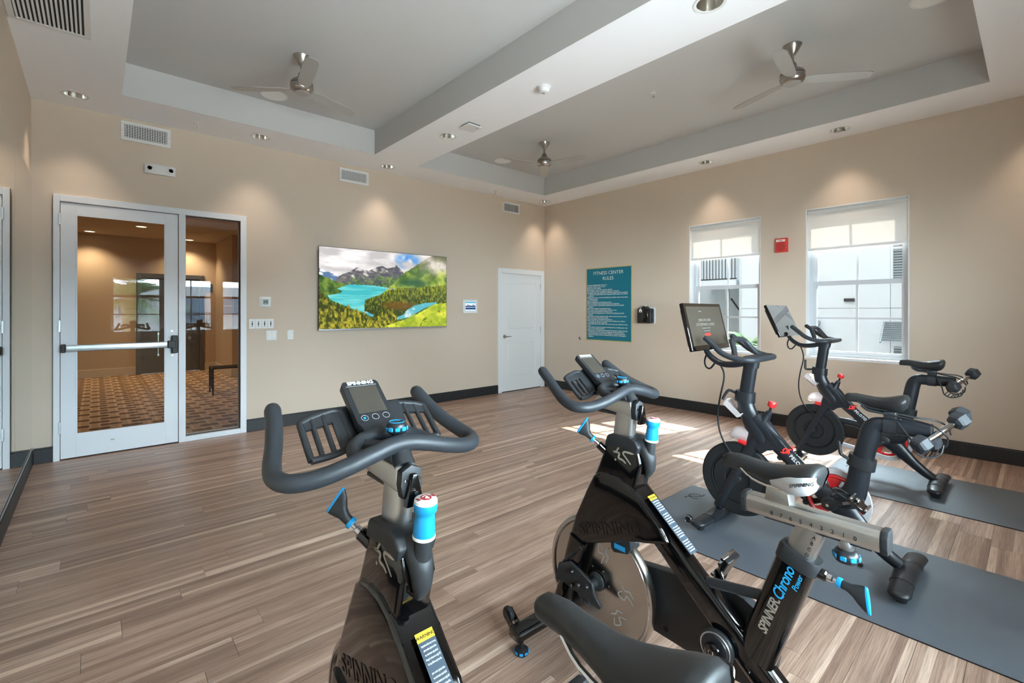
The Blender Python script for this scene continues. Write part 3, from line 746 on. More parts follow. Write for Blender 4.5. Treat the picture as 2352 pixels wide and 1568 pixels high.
# ---- TV with its picture
def fbm(u, v, f, octv=5, seed=0):
    rs = np.random.RandomState(seed); out = 0; amp = 1; tot = 0
    for o in range(octv):
        n = 64; gr = rs.rand(n, n); x = u * f * 2 ** o; y_ = v * f * 2 ** o
        xi = np.floor(x).astype(int); yi = np.floor(y_).astype(int); fx = x - xi; fy = y_ - yi; fx = fx * fx * (3 - 2 * fx); fy = fy * fy * (3 - 2 * fy)
        a = gr[xi % n, yi % n]; b = gr[(xi + 1) % n, yi % n]; c = gr[xi % n, (yi + 1) % n]; d_ = gr[(xi + 1) % n, (yi + 1) % n]
        out = out + amp * ((a * (1 - fx) + b * fx) * (1 - fy) + (c * (1 - fx) + d_ * fx) * fy); tot += amp; amp *= .55
    return out / tot
def inpoly(u, v, poly):
    m = np.zeros(u.shape, bool); n = len(poly)
    for i in range(n):
        (x1_, y1_), (x2_, y2_) = poly[i], poly[(i + 1) % n]
        if y1_ == y2_: continue
        c = ((y1_ > v) != (y2_ > v)) & (u < (x2_ - x1_) * (v - y1_) / (y2_ - y1_) + x1_); m ^= c
    return m
def tv_picture(nu, nv):
    U, V = np.meshgrid((np.arange(nu) + .5) / nu, (np.arange(nv) + .5) / nv)
    A = 1.78
    def n(f, o=5, s=0): return fbm(U * A + 3, V + 3, f, o, s)
    jx = (n(14, 4, 1) - .5) * .05; jy = (n(18, 4, 2) - .5) * .05
    C = lambda *c: np.array(c, float)
    mix = lambda a, b, k: a * (1 - k[..., None]) + b * k[..., None]
    cl = np.clip((fbm(U * 1.2 + 1, V * 2.4, 4, 6, 3) - .36) * 3.2, 0, 1)
    img = mix(C(196, 192, 192) * np.ones(U.shape + (3,)), C(250, 246, 244), cl)
    blue = np.clip(1.4 - np.hypot((U - .665) / .10, (V - .90) / .10), 0, 1) * np.clip((n(5, 5, 4) - .34) * 4, 0, 1)
    img = mix(img, C(74, 142, 214), np.clip(blue * 1.4, 0, 1))
    rock = fbm(U * A + V * .9 + 3, V * 1.6 - U * .5 + 3, 16, 6, 5); tex = n(40, 4, 6); rag = (n(16, 5, 7) - .5) * .022
    def under(pts): return V < (np.interp(U, [p[0] for p in pts], [p[1] for p in pts]) + rag)
    # snowy range at far left
    m = under([(0, .74), (.05, .70), (.125, .655), (.14, .5), (1, .2)]); img[m] = (mix(C(92, 122, 160) * np.ones(U.shape + (3,)), C(238, 242, 246), np.clip((rock - .5) * 6 + (V - .66) * 9, 0, 1)))[m]
    # central range
    ridge = [(0, .3), (.115, .62), (.135, .655), (.19, .70), (.225, .735), (.26, .775), (.30, .745), (.345, .735), (.40, .785), (.45, .815), (.485, .785), (.52, .80), (.56, .835), (.59, .79), (.615, .735), (.66, .69), (.75, .6), (1, .5)]
    m = under(ridge)
    base = mix(C(84, 88, 100) * np.ones(U.shape + (3,)), C(160, 146, 132), np.clip((rock - .38) * 2.6, 0, 1))
    green = mix(C(62, 92, 66) * np.ones(U.shape + (3,)), C(130, 156, 80), np.clip((tex - .35) * 2.4, 0, 1))
    h = np.interp(U, [p[0] for p in ridge], [p[1] for p in ridge]) - V
    col = mix(base, green, np.clip((h - .09) * 7 + (rock - .5) * 3, 0, 1))
    col = mix(col, C(240, 240, 242), np.clip((.05 - h) * 10 + (rock - .58) * 7, 0, .7) * (U > .2))
    img[m] = col[m]
    # right flank
    rf = [(0, 0), (.50, .52), (.58, .66), (.62, .73), (.70, .82), (.78, .92), (.86, 1.0), (1, 1.04)]
    m = under(rf); hr = np.interp(U, [p[0] for p in rf], [p[1] for p in rf]) - V
    gr_ = mix(C(74, 108, 52) * np.ones(U.shape + (3,)), C(180, 194, 80), np.clip((n(9, 6, 8) - .36) * 2.8, 0, 1))
    gr_ = mix(gr_, C(92, 90, 72), np.clip((V - .74) * 5 + (rock - .5) * 2, 0, .8))
    gr_ = mix(gr_, C(38, 84, 60), np.clip(1.2 - np.hypot((U - .68 + (V - .60) * -.4) / .13, (V - .60) / .06), 0, .8))
    img[m] = gr_[m]
    fog = np.clip(1.25 - np.hypot((U - .90) / .24, (V - .88) / .15), 0, 1) * np.clip((n(5, 5, 9) - .25) * 2.6, 0, 1)
    img = mix(img, C(232, 222, 212), np.clip(fog, 0, .92))
    # left hill
    m = under([(0, .66), (.06, .62), (.12, .575), (.195, .545), (.215, .52), (.22, .2), (1, 0)]); lf = mix(C(40, 74, 40) * np.ones(U.shape + (3,)), C(120, 146, 62), np.clip((n(13, 5, 10) - .36) * 3, 0, 1)); img[m] = lf[m]
    # lake
    lake = [(.20, .552), (.30, .553), (.40, .545), (.50, .525), (.46, .47), (.40, .40), (.33, .36), (.315, .28), (.335, .20), (.27, .215), (.19, .275), (.12, .32), (.07, .36), (.055, .41), (.14, .44), (.155, .465), (.12, .495), (.165, .525)]
    m = inpoly(U + jx * .25, V + jy * .25, lake)
    wt = mix(C(66, 184, 190) * np.ones(U.shape + (3,)), C(142, 226, 220), np.clip((fbm(U * .7, V * 5, 6, 5, 11) - .4) * 3, 0, 1)); img[m] = wt[m]
    # forest in the middle
    fo = [(.315, .30), (.315, .36), (.36, .385), (.42, .42), (.47, .475), (.52, .515), (.62, .53), (.78, .55), (1.02, .60), (1.02, .27), (.86, .35), (.74, .30), (.64, .21), (.56, .10), (.44, .04), (.36, .17), (.315, .20)]
    m = inpoly(U + jx * .4, V + jy * .6, fo); tr = fbm(U * A * 2.2 + 5, V * 1.1, 30, 5, 12)
    fc = mix(C(52, 66, 30) * np.ones(U.shape + (3,)), C(146, 156, 48), np.clip((tr - .34) * 2.4 + (V - .40) * 1.8, 0, 1))
    fc = mix(fc, C(132, 84, 30), np.clip(1.1 - np.hypot((U - .58) / .16, (V - .29) / .07), 0, .65)); img[m] = fc[m]
    # river
    rv = [(.905, .345), (.80, .33), (.70, .285), (.645, .225), (.62, .165), (.53, .115), (.55, .09), (.66, .13), (.74, .205), (.82, .27), (.905, .325)]
    m = inpoly(U + jx * .2, V + jy * .2, rv); img[m] = mix(C(88, 178, 192) * np.ones(U.shape + (3,)), C(208, 224, 230), np.clip((n(20, 4, 13) - .5) * 4 + (.18 - V) * 7, 0, 1))[m]
    m = inpoly(U, V, [(.30, .215), (.335, .205), (.385, .16), (.36, .14)]); img[m] = mix(C(70, 170, 190) * np.ones(U.shape + (3,)), C(214, 230, 234), np.clip((n(24, 4, 14) - .45) * 4, 0, 1))[m]
    # front trees
    m = (V < np.interp(U, [0, .04, .08, .14, .22, .27, .31, .36, .42, .46, .52, .56, .60], [.46, .38, .33, .29, .255, .22, .17, .14, .13, .21, .24, .14, 0]) + (fbm(U * A * 3 + 2, V * .15, 26, 2, 15) - .5) * .09)
    ft = fbm(U * A * 1.6 + 7, V, 26, 4, 16); fcol = mix(C(56, 66, 26) * np.ones(U.shape + (3,)), C(190, 178, 58), np.clip((ft - .34) * 2.6 + (.12 - V) * 1.2, 0, 1)); img[m] = fcol[m]
    # meadow
    m = V < np.interp(U, [0, .42, .50, .60, .70, .80, .90, 1], [-1, -.02, .035, .085, .14, .235, .32, .335]) + (n(30, 3, 17) - .5) * .015
    mc = mix(C(150, 172, 36) * np.ones(U.shape + (3,)), C(224, 226, 74), np.clip((n(12, 5, 18) - .34) * 2.6, 0, 1)); mc = mix(mc, C(80, 96, 24), np.clip((n(30, 4, 19) - .66) * 9, 0, .8)); img[m] = mc[m]
    return np.clip(img, 0, 255)
t = thing('television', 'large wall-mounted flat TV showing a turquoise mountain lake', 'TV', (2.097, BY, 1.145))
tw, th_ = 1.917, 1.072
bx('wall_bracket', 'dark_metal', t, .6, 1.3, -.03, -.0005, .3, .8)
bx('back_cover', 'black_rubber', t, .01, tw - .01, -.062, -.03, .01, th_ - .01, .006)
bx('bezel', 'gloss_black', t, 0, tw, -.072, -.062, .0, th_, .002)
bx('bottom_trim', 'alu', t, 0, tw, -.0755, -.0725, 0, .020, .001)
def tv_screen(parent):
    nu, nv = 288, 162; px = tv_picture(nu, nv)
    x0, x1, z0, z1 = .006, tw - .006, .022, th_ - .006
    vs = [(x0 + (x1 - x0) * i / nu, -.0728, z0 + (z1 - z0) * j / nv) for j in range(nv + 1) for i in range(nu + 1)]
    fs = [(j * (nu + 1) + i, j * (nu + 1) + i + 1, (j + 1) * (nu + 1) + i + 1, (j + 1) * (nu + 1) + i) for j in range(nv) for i in range(nu)]
    me = bpy.data.meshes.new('screen'); me.from_pydata(vs, [], fs); me.update()
    at = me.color_attributes.new('picture', 'FLOAT_COLOR', 'CORNER')
    s = px / 255.0; l = np.where(s <= .04045, s / 12.92, ((s + .055) / 1.055) ** 2.4).reshape(-1, 3)
    buf = np.ones((len(fs), 4, 4), np.float32); buf[:, :, :3] = l[:, None, :]
    at.data.foreach_set('color', buf.ravel())
    m = bpy.data.materials.new('tv_picture'); m.use_nodes = True; nt = m.node_tree; b = nt.nodes['Principled BSDF']
    b.inputs['Base Color'].default_value = (.01, .01, .01, 1); b.inputs['Roughness'].default_value = .08
    a = nt.nodes.new('ShaderNodeVertexColor'); a.layer_name = 'picture'
    nt.links.new(a.outputs[0], b.inputs['Emission Color']); b.inputs['Emission Strength'].default_value = 1.0
    me.materials.append(m)
    o = bpy.data.objects.new('screen', me); COL.objects.link(o); o.parent = parent; return o
tvs = tv_screen(t)
text('SAMSUNG', .034, 'lens_white', tvs, (tw * .5 + .02, -.073, .545), (1, 0, 0), (0, 0, 1), space=1.1)

# ------------------------------------------------------------------ things on the window wall (normal -x, reading direction -y)
def rw(p): return p
RT, UP = (0, -1, 0), (0, 0, 1)
t = thing('rules_sign', 'teal fitness rules sign with white lettering and thin gold edge', 'sign', (RX, 5.082, .905))
sw, sh = .897, 1.20
bx('gold_border', 'gold_edge', t, -.012, -.0005, -sw, 0, 0, sh, .001)
pan = bx('panel', 'teal_sign', t, -.014, -.012, -sw + .012, -.012, .012, sh - .012)
text('FITNESS CENTER', .078, 'white_print', pan, (-.014, -sw / 2, 1.085), RT, UP, space=1.02)
text('RULES', .078, 'white_print', pan, (-.014, -sw / 2, .995), RT, UP, space=1.02)
RULES = ["IN CASE OF EMERGENCY DIAL 911.", "Use fitness center at your own risk.", "Please do not slam weights.", "No food, glass or open drink containers allowed.", "Sports bottles or other non spillable containers are welcome.",
 "Immediately report any needed repairs of facility equipment, doors, windows", "  or lighting to the office staff. Do not attempt to make repairs to the fitness", "  equipment.", "Management & Owner are not responsible for accidents, injuries, lost, stolen", "  or misplaced items.", "Pets are not allowed.", "Please use headphones when listening to music.", "Follow manufacturers directions for proper use of equipment.", "Do not use, adjust or operate fitness equipment beyond your physical", "  limitations.", "Please report vandalism & unauthorized users.", "Do not remove fitness equipment from the fitness room.", "Do not leave personal items in the fitness room.", "Respect others by keeping noise to a minimum & by disposing of trash", "  properly.", "Please wipe down fitness equipment with a clean towel once you are done.", "Guests must be accompanied by resident.", "Guests must adhere to all policies & procedures.", "Persons under the age of 16 are not allowed in the fitness area, without", "  accompanied by a parent or guardian.", "Proper athletic shoes with rubber soles must be worn (no sandals, bare feet,", "  etc.).", "Proper apparel is required at all times including shirts, no bathing suits, swim", "  wear or wet clothing is allowed.", "Resident agrees to the full extent allowed by law that (the resident) & family", "  members the community owners, management, & the employees or", "  representatives from any & all claims, damages, or expenses related to", "  the use of amenities even if is contributed to by owners or their agents", "  negligence."]
for k, ln in enumerate(RULES):
    text(ln.strip(), .0265, 'white_print', pan, (-.014, -.02 - (.022 if ln.startswith(' ') else 0), .905 - .0256 * k), RT, UP, name='rule_line', align='LEFT', bold=.0004, space=.98)

t = thing('wipe_dispenser', 'black wall-mounted wipe dispenser with a smoky cover, right of the sign', 'dispenser', (RX, 3.912, 1.21))
bx('back_plate', 'white_plastic', t, -.012, -.0005, -.135, .115, -.005, .235, .004)
b = G().prism([(-.112, .0), (.112, .0), (.115, .02), (.115, .205), (.105, .222), (.05, .225), (.02, .255), (-.02, .255), (-.05, .225), (-.105, .222), (-.115, .205), (-.115, .02)], 'x', -.11, -.012, .012, 3).obj('body', 'satin_black', t, 40)
G().sweep([(-.02, .02), (-.02, .035), (-.02, .19), (-.02, .205)], [.004, .016, .016, .004], [.04, .052, .052, .04], x=-.108, seg=24).obj('smoky_cover', 'gloss_black', b, 50)
G().cyl((-.07, 0, .25), (-.07, 0, .268), .012, seg=12).obj('nozzle', 'lens_white', b, 40)
for z in (.05, .17): bx('latch', 'black_rubber', b, -.10, -.05, -.124, -.113, z - .012, z + .012, .003)
bx('latch', 'black_rubber', b, -.10, -.05, .113, .122, .09, .13, .003)
G().prism([(.03, .165), (.08, .165), (.08, .195), (.055, .222), (.03, .195)], 'x', -.1125, -.1095).obj('sticker', 'white_print', b)
bx('sticker_mark', 'black_base', b, -.1132, -.1125, .045, .065, .172, .184)

t = thing('fire_alarm', 'red square fire alarm speaker with white label between the windows', 'fire alarm', (RX, 2.064, 2.19))
bx('back_box', 'alarm_red', t, -.03, -.0005, -.068, .068, -.085, .085, .003)
f = bx('face', 'alarm_red', t, -.05, -.03, -.063, .063, -.08, .08, .006)
for k in range(5): G().tube([(-.051, (.012 + .009 * k) * math.cos(a), -.022 + (.012 + .009 * k) * math.sin(a)) for a in [2 * PI * j / 28 for j in range(28)]], .0022, 6, closed=True).obj('grille_ring', 'red_print', f, 40)
bx('strobe_label', 'white_print', f, -.0515, -.05, -.05, .05, .040, .066)
text('FIRE', .026, 'red_print', f, (-.0515, 0, .0435), RT, UP)

t = thing('door_bumper', 'small round door stop on the window wall near the panel door', 'door stop', (RX, 5.225, .93))
G().lathe([(0, -.022), (.016, -.02), (.022, -.012), (.028, -.004), (.030, -.0005)], (0, 0, 0), (1, 0, 0), 20).obj('bumper', 'nickel', t, 40)
G().lathe([(0, -.027), (.010, -.026), (.013, -.020)], (0, 0, 0), (1, 0, 0), 16).obj('pad', 'black_rubber', t, 40)
t = thing('wall_outlet', 'small white electrical outlet low on the window wall', 'outlet', (RX, 4.649, .41))
bx('plate', 'white_plastic', t, -.006, -.0005, -.036, .036, -.058, .058, .003)
for z in (-.022, .022): bx('socket', 'lens_white', t, -.008, -.006, -.017, .017, z - .014, z + .014, .001)

# ------------------------------------------------------------------ the hallway seen through the glazed entrance
HY0, HY1, HX0, HX1, HZ = BY + T, 13.1, -2.2, 3.6, 3.0
EX0, EX1, EZ = .76, 1.84, 2.13                                   # elevator opening
g = G().box(HX0 - .1, HX0, HY0, HY1 + .1, 0, HZ)
g.box(HX0, LX - T, HY0 - .15, HY0, 0, HZ)
g.obj('wall_hall_left', 'hall_wall', kind='structure')
g = G().box(HX0, EX0, HY1, HY1 + .1, 0, HZ).box(EX0, EX1, HY1, HY1 + .1, EZ, HZ).box(EX1, 2.16, HY1, HY1 + .1, 0, HZ)
g.obj('wall_hall_far', 'hall_wall', kind='structure')
G().box(2.16, 2.26, 11.3, HY1 + .1, 0, HZ).box(2.26, HX1, 11.3, 11.4, 0, HZ).obj('wall_hall_jog', 'hall_wall', kind='structure')
G().box(HX1, HX1 + .1, HY0, 11.4, 0, HZ).obj('wall_hall_right', 'hall_wall', kind='structure')
bx('floor_hall', 'hall_carpet', None, HX0 - .1, HX1 + .1, HY0, HY1 + .1, -.1, -.0005, kind='structure')
bx('ceiling_hall', 'hall_ceil', None, HX0, HX1, HY0, HY1, HZ, HZ + .1, kind='structure')
bb = struct_empty('baseboard_hall')
for a in ((HX0, EX0 - .09, HY1 - .018, HY1), (EX1 + .09, 2.16, HY1 - .018, HY1)): bx('board', 'hall_base', bb, a[0], a[1], a[2], a[3], 0, .17, .004)
bx('board', 'hall_base', bb, 2.142, 2.16, 11.282, HY1 - .018, 0, .17, .004); bx('board', 'hall_base', bb, 2.16, HX1, 11.282, 11.3, 0, .17, .004)
t = thing('elevator', 'grey metal elevator door with wide frame across the hallway', 'elevator', ((EX0 + EX1) / 2, HY1, 0))
ew = (EX1 - EX0) / 2
G().box(-ew - .09, -ew, -.03, .1, 0, EZ + .09, .003).box(ew, ew + .09, -.03, .1, 0, EZ + .09, .003).box(-ew, ew, -.03, .1, EZ, EZ + .09, .003).obj('frame', 'elev_metal', t, 40)
bx('door_panel', 'elev_metal', t, -ew, -.002, .05, .08, .005, EZ); bx('door_panel', 'elev_metal', t, .002, ew, .05, .08, .005, EZ)
bx('sill_plate', 'alu', t, -ew, ew, -.02, .09, -.0015, .004)
t = thing('floor_indicator', 'small dark square sign plate beside the elevator frame', 'sign', (2.02, HY1, 1.93)); bx('plate', 'outdoor_glass', t, -.075, .075, -.012, -.0005, -.09, .09, .002); bx('edge', 'dark_metal', t, -.08, .08, -.006, -.0005, -.095, .095)
t = thing('call_button', 'small metal elevator call plate on the hallway wall', 'call plate', (2.02, HY1, 1.1)); bx('plate', 'alu', t, -.04, .04, -.01, -.0005, -.11, .11, .002); G().lathe([(0, -.016), (.014, -.015), (.016, -.009)], (0, 0, .02), (0, 1, 0), 16).obj('button', 'lens_white', t, 40)
HL = [(-.08, 12.72, 'left recessed hallway light near the far wall, glowing warm'), (.66, 11.35, 'recessed hallway light glowing above the door glass centre'), (1.59, 12.78, 'recessed hallway light glowing seen through the sidelight'), (.1, 8.6, 'recessed hallway light nearest the glazed entrance'), (2.8, 9.2, 'recessed hallway light toward the right hallway wall')]
for x, y, lb in HL:
    t = thing('hall_light', lb, 'ceiling light', (x, y, HZ), group='recessed hallway lights')
    G().lathe([(.10, -.0005), (.10, -.006), (.08, -.008), (.078, -.002)], seg=28).obj('trim_ring', 'lens_white', t, 40)
    G().lathe([(0, -.003), (.078, -.003), (.078, -.0005), (0, -.0005)], seg=28).obj('lens', 'lamp_glow', t)
    ld = bpy.data.lights.new('hall_spot', 'SPOT'); ld.energy = 95; ld.color = (1.0, .82, .62); ld.spot_size = math.radians(120); ld.spot_blend = .8; ld.shadow_soft_size = .06
    lo = bpy.data.objects.new('hall_spot', ld); COL.objects.link(lo); lo.parent = t; lo.location = (0, 0, -.02)
t = thing('hall_bench', 'black wire slat bench standing on the hallway carpet', 'bench', (1.46, 9.0, 0), math.radians(-3))
for k in range(16): bx('slat', 'matte_black', t, 0.0, 1.15, .03 + .028 * k, .045 + .028 * k, .43, .445)
G().box(-.02, 0, .02, .48, .425, .45).box(1.15, 1.17, .02, .48, .425, .45).obj('end_rail', 'matte_black', t)
for k in range(9): G().cyl((-.01, .035 + .0535 * k, .10), (-.01, .035 + .0535 * k, .428), .005, seg=6).obj('side_bar', 'matte_black', t)
for y in (.035, .463):
    for x in (-.01, 1.16): G().cyl((x, y, 0), (x, y, .43), .014, seg=8).obj('leg', 'matte_black', t, 40)
bx('foot_bar', 'matte_black', t, -.02, 0, .035, .463, .09, .105)

# ------------------------------------------------------------------ outdoors, seen through the windows and in reflections, with unseen light blockers
bx('ground', 'ground', None, -30, 40, -40, -1.2, -3.6, -3.4, kind='structure'); bx('ground_side', 'ground', None, 6.43, 40, -1.2, 30, -3.6, -3.4, kind='structure')
FX = 13.0
bx('wall_upper_storeys', 'facade_dark', None, -12, RX + .2, NY - T, 14, ZC + .5, 49, kind='structure')  # unseen mass added, made tall to cut sky light in the courtyard
bx('trim_eave', 'soffit_paint', None, -12, 3.25, NY - T - 2.6, NY - T, ZC - .45, ZC - .25, kind='structure')  # unseen slab added to keep high sky light out of the rear windows
bx('wall_courtyard_near', 'facade_dark', None, RX + .22, FX - .05, -2.2, -1.2, -3.4, 49, kind='structure')  # unseen wall added to keep sky light off the building opposite
G().box(RX + .22, FX + 8, 8.3, 9.3, -3.4, 49).box(RX + .22, RX + .25, 6.24, 8.3, -3.4, 4).obj('wall_courtyard_far', 'facade_dark', kind='structure')  # unseen end wall and gap panel added to close off more sky
t = thing('white_building', 'sunlit white building with grey louvred shutters outside the right windows', 'building', (FX, 0, -3.4))
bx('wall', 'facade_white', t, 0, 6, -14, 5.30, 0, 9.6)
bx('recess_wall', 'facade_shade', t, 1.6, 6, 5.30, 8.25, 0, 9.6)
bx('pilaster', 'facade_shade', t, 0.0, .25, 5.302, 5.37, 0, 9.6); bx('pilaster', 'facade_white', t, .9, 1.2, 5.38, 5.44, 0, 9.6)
bx('stair_column', 'shutter_grey', t, .9, 1.5, 5.45, 5.72, 0, 9.6)
bx('balcony_slab', 'facade_white', t, -.0, 1.6, 5.45, 6.9, 5.50, 5.64)
for k in range(15): G().cyl((0.05, 5.50 + .088 * k, 5.66), (.05, 5.50 + .088 * k, 6.62), .011, seg=6).obj('baluster', 'dark_metal', t)
G().box(.03, .07, 5.46, 6.86, 6.60, 6.65).box(.03, .07, 5.46, 6.86, 5.66, 5.69).obj('railing', 'dark_metal', t)
G().tube([(.85, 5.46, 4.45), (.85, 5.95, 5.15)], .025, 8).tube([(.85, 5.85, 3.7), (.85, 6.35, 4.45)], .02, 8).obj('stair_rail', 'dark_metal', t, 40)
bx('wall_lantern', 'lens_white', t, 1.50, 1.598, 6.33, 6.43, 5.10, 5.45, .01)
bx('soffit_vent', 'dark_metal', t, -.06, 0, 2.79, 2.99, 5.01, 5.08, .004)
bx('meter_box', 'shutter_grey', t, -.02, 0, 3.50, 3.58, 5.42, 5.50, .004)
for a, b, c_, d_ in ((-14, 5.3, 4.85, 4.862),): bx('joint', 'shutter_grey', t, -.004, 0, a, b, c_, d_)
bx('joint', 'shutter_grey', t, -.004, 0, 2.14, 2.152, 3.0, 9.0)
def shutwin(y0, y1, z0, z1):
    w_ = bx('window', 'facade_white', t, -.05, 0, y0 - .05, y1 + .05, z0 - .05, z1 + .05, .004); bx('pane', 'outdoor_glass', w_, -.056, -.05, y0, y1, z0, z1)
    n = int((z1 - z0) / .055)
    for k in range(n): G().cbox((-.066, (y0 + y1) / 2, z0 + (k + .5) * (z1 - z0) / n), (.012, y1 - y0, .034), 0, Matrix.Rotation(.5, 3, 'Y')).obj('louvre', 'shutter_grey', w_)
    bx('rail', 'facade_white', w_, -.075, -.05, y0, y1, (z0 + z1) / 2 - .03, (z0 + z1) / 2 + .03)
shutwin(1.25, 2.09, 5.50, 6.80); shutwin(1.25, 2.08, 2.9, 4.02)
for y0, y1 in ((1.30, 2.26), (3.47, 4.25)):
    aw = G().prism([(-.06, 4.55), (-.02, 4.58), (-.42, 4.12), (-.46, 4.14)], 'x', 0, .01)
    w_ = bx('awning_shutter', 'shutter_grey', t, -.06, -.005, y0, y1, 4.50, 4.56, .004)
    for k in range(9): G().cbox((-.08 - .042 * k, (y0 + y1) / 2, 4.52 - .043 * k), (.012, y1 - y0 - .06, .045), 0, Matrix.Rotation(-.25, 3, 'Y')).obj('louvre', 'shutter_grey', w_)
    for yy in (y0 + .015, y1 - .015): G().tube([(-.04, yy, 4.54), (-.46, yy, 4.12)], .022, 6).obj('side_rail', 'shutter_grey', w_)

def palm(loc, h, nf, lf, label, seed, tr=.14):
    rnd = random.Random(seed)
    t = thing('palm_tree', label, 'palm tree', loc, 0, 'palm trees outside the windows')
    G().tube([(0, 0, 0), (.05, .02, h * .4), (.02, 0, h * .8), (0, 0, h)], [tr * 1.2, tr, tr * .95, tr * 1.25], 12, sub=4).obj('trunk', 'palm_trunk', t, 40)
    for k in range(nf):
        a = 2 * PI * k / nf + rnd.uniform(-.2, .2); el = rnd.uniform(-.35, 1.15); L_ = lf * rnd.uniform(.8, 1.1)
        pts = []
        for j in range(9):
            s = j / 8; r = L_ * s; zz = math.sin(el) * r - .55 * L_ * s * s
            pts.append(Vector((math.cos(a) * math.cos(el) * r, math.sin(a) * math.cos(el) * r, h + zz)))
        g = G().tube(pts, [.018 - .0018 * j for j in range(9)], 5)
        side = Vector((-math.sin(a), math.cos(a), 0))
        for j in range(1, 27):
            s = j / 27; i0 = min(int(s * 8), 7); f_ = s * 8 - i0; p = pts[i0].lerp(pts[i0 + 1], f_); dr = (pts[i0 + 1] - pts[i0]).normalized()
            ln = L_ * .34 * math.sin(PI * min(s * .9 + .12, 1)) ** .7
            for sg in (-1, 1):
                tip = p + (side * sg * .8 + dr * .75 + Vector((0, 0, -.28))).normalized() * ln; w_ = dr * .018
                md = p.lerp(tip, .5) + Vector((0, 0, .02 * ln))
                g.add([p - w_, p + w_, md + w_ * .9, tip, md - w_ * .9, md + Vector((0, 0, -.008))], [(0, 1, 2, 4), (4, 2, 3), (0, 5, 1), (5, 3, 2)])
        g.obj('frond', 'palm_green', t)
    return t
palm((9.6, 3.72, -3.4), 4.0, 11, 1.05, 'leafy palm rising outside the window behind the nearer screen', 3)
palm((.82, -7.0, -3.4), 5.2, 22, 1.75, 'tall palm tree mirrored in the glass door', 5, .2)

t = thing('apartment_block', 'white apartment block with balconies mirrored in the entrance glass', 'building', (0, -30.0, -3.4))
bx('wall', 'facade_white', t, -3, 16, -5, 0, 0, 6.6)
def nwin(x, z, w_=1.5, h=1.3):
    f = G().box(x - .06, x + w_ + .06, 0, .05, z - .06, z, ).box(x - .06, x + w_ + .06, 0, .05, z + h, z + h + .06).box(x - .06, x, 0, .05, z, z + h).box(x + w_, x + w_ + .06, 0, .05, z, z + h).box(x + w_ / 2 - .03, x + w_ / 2 + .03, 0, .05, z, z + h).box(x, x + w_, 0, .05, z + h / 2 - .03, z + h / 2 + .03).obj('window', 'white_frame', t)
    bx('pane', 'outdoor_glass', f, x, x + w_, .005, .02, z, z + h); bx('sill', 'shutter_grey', f, x - .15, x + w_ + .15, 0, .14, z - .14, z - .06)
for z in (1.2, 4.5):
    for x in (-1.6, 1.2, 7.4, 10.2, 13.0): nwin(x, z)
for z in (3.6,):
    bx('balcony_slab', 'facade_white', t, 3.6, 6.6, 0, 1.2, z - .2, z); bx('balcony_door', 'outdoor_glass', t, 4.0, 6.2, .0, .03, z, z + 2.1)
    for k in range(19): G().cyl((3.66 + .16 * k, 1.15, z), (3.66 + .16 * k, 1.15, z + 1.0), .02, seg=5).obj('baluster', 'dark_metal', t)
    G().box(3.6, 6.6, 1.13, 1.17, z + 1.0, z + 1.05).obj('railing', 'dark_metal', t)

# ------------------------------------------------------------------ shared bike pieces (local frame: x right, y forward, z up)
def ribbon(strokes, w, x, mat, parent, name, lift=.0008, side=-1):
    """flat printed strokes on a side face at x; strokes of (y,z)"""
    g = G()
    for st in strokes:
        p = [Vector((a, b)) for a, b in st]
        P = []
        for i in range(len(p) - 1):
            q0, q1, q2, q3 = p[max(i - 1, 0)], p[i], p[i + 1], p[min(i + 2, len(p) - 1)]
            for k in range(5):
                t_ = k / 5; P.append(.5 * ((2 * q1) + (q2 - q0) * t_ + (2 * q0 - 5 * q1 + 4 * q2 - q3) * t_ * t_ + (3 * q1 - q0 - 3 * q2 + q3) * t_ ** 3))
        P.append(p[-1]); n = len(P); xx = x + side * lift; L_, R_ = [], []
        for i in range(n):
            d_ = (P[min(i + 1, n - 1)] - P[max(i - 1, 0)]).normalized(); nn = Vector((-d_.y, d_.x)) * w * (.55 + .45 * math.sin(PI * (i + .5) / n))
            a, b = P[i] + nn, P[i] - nn; L_.append((xx, a.x, a.y)); R_.append((xx, b.x, b.y))
        vs = L_ + R_ + [(v[0] - side * lift * .6, v[1], v[2]) for v in L_ + R_]
        fs = [(i, i + 1, n + i + 1, n + i) for i in range(n - 1)] + [(2 * n + i, 3 * n + i, 3 * n + i + 1, 2 * n + i + 1) for i in range(n - 1)]
        fs += [(i, 2 * n + i, 2 * n + i + 1, i + 1) for i in range(n - 1)] + [(n + i, n + i + 1, 3 * n + i + 1, 3 * n + i) for i in range(n - 1)]
        g.add(vs, fs)
    return g.obj(name, mat, parent)

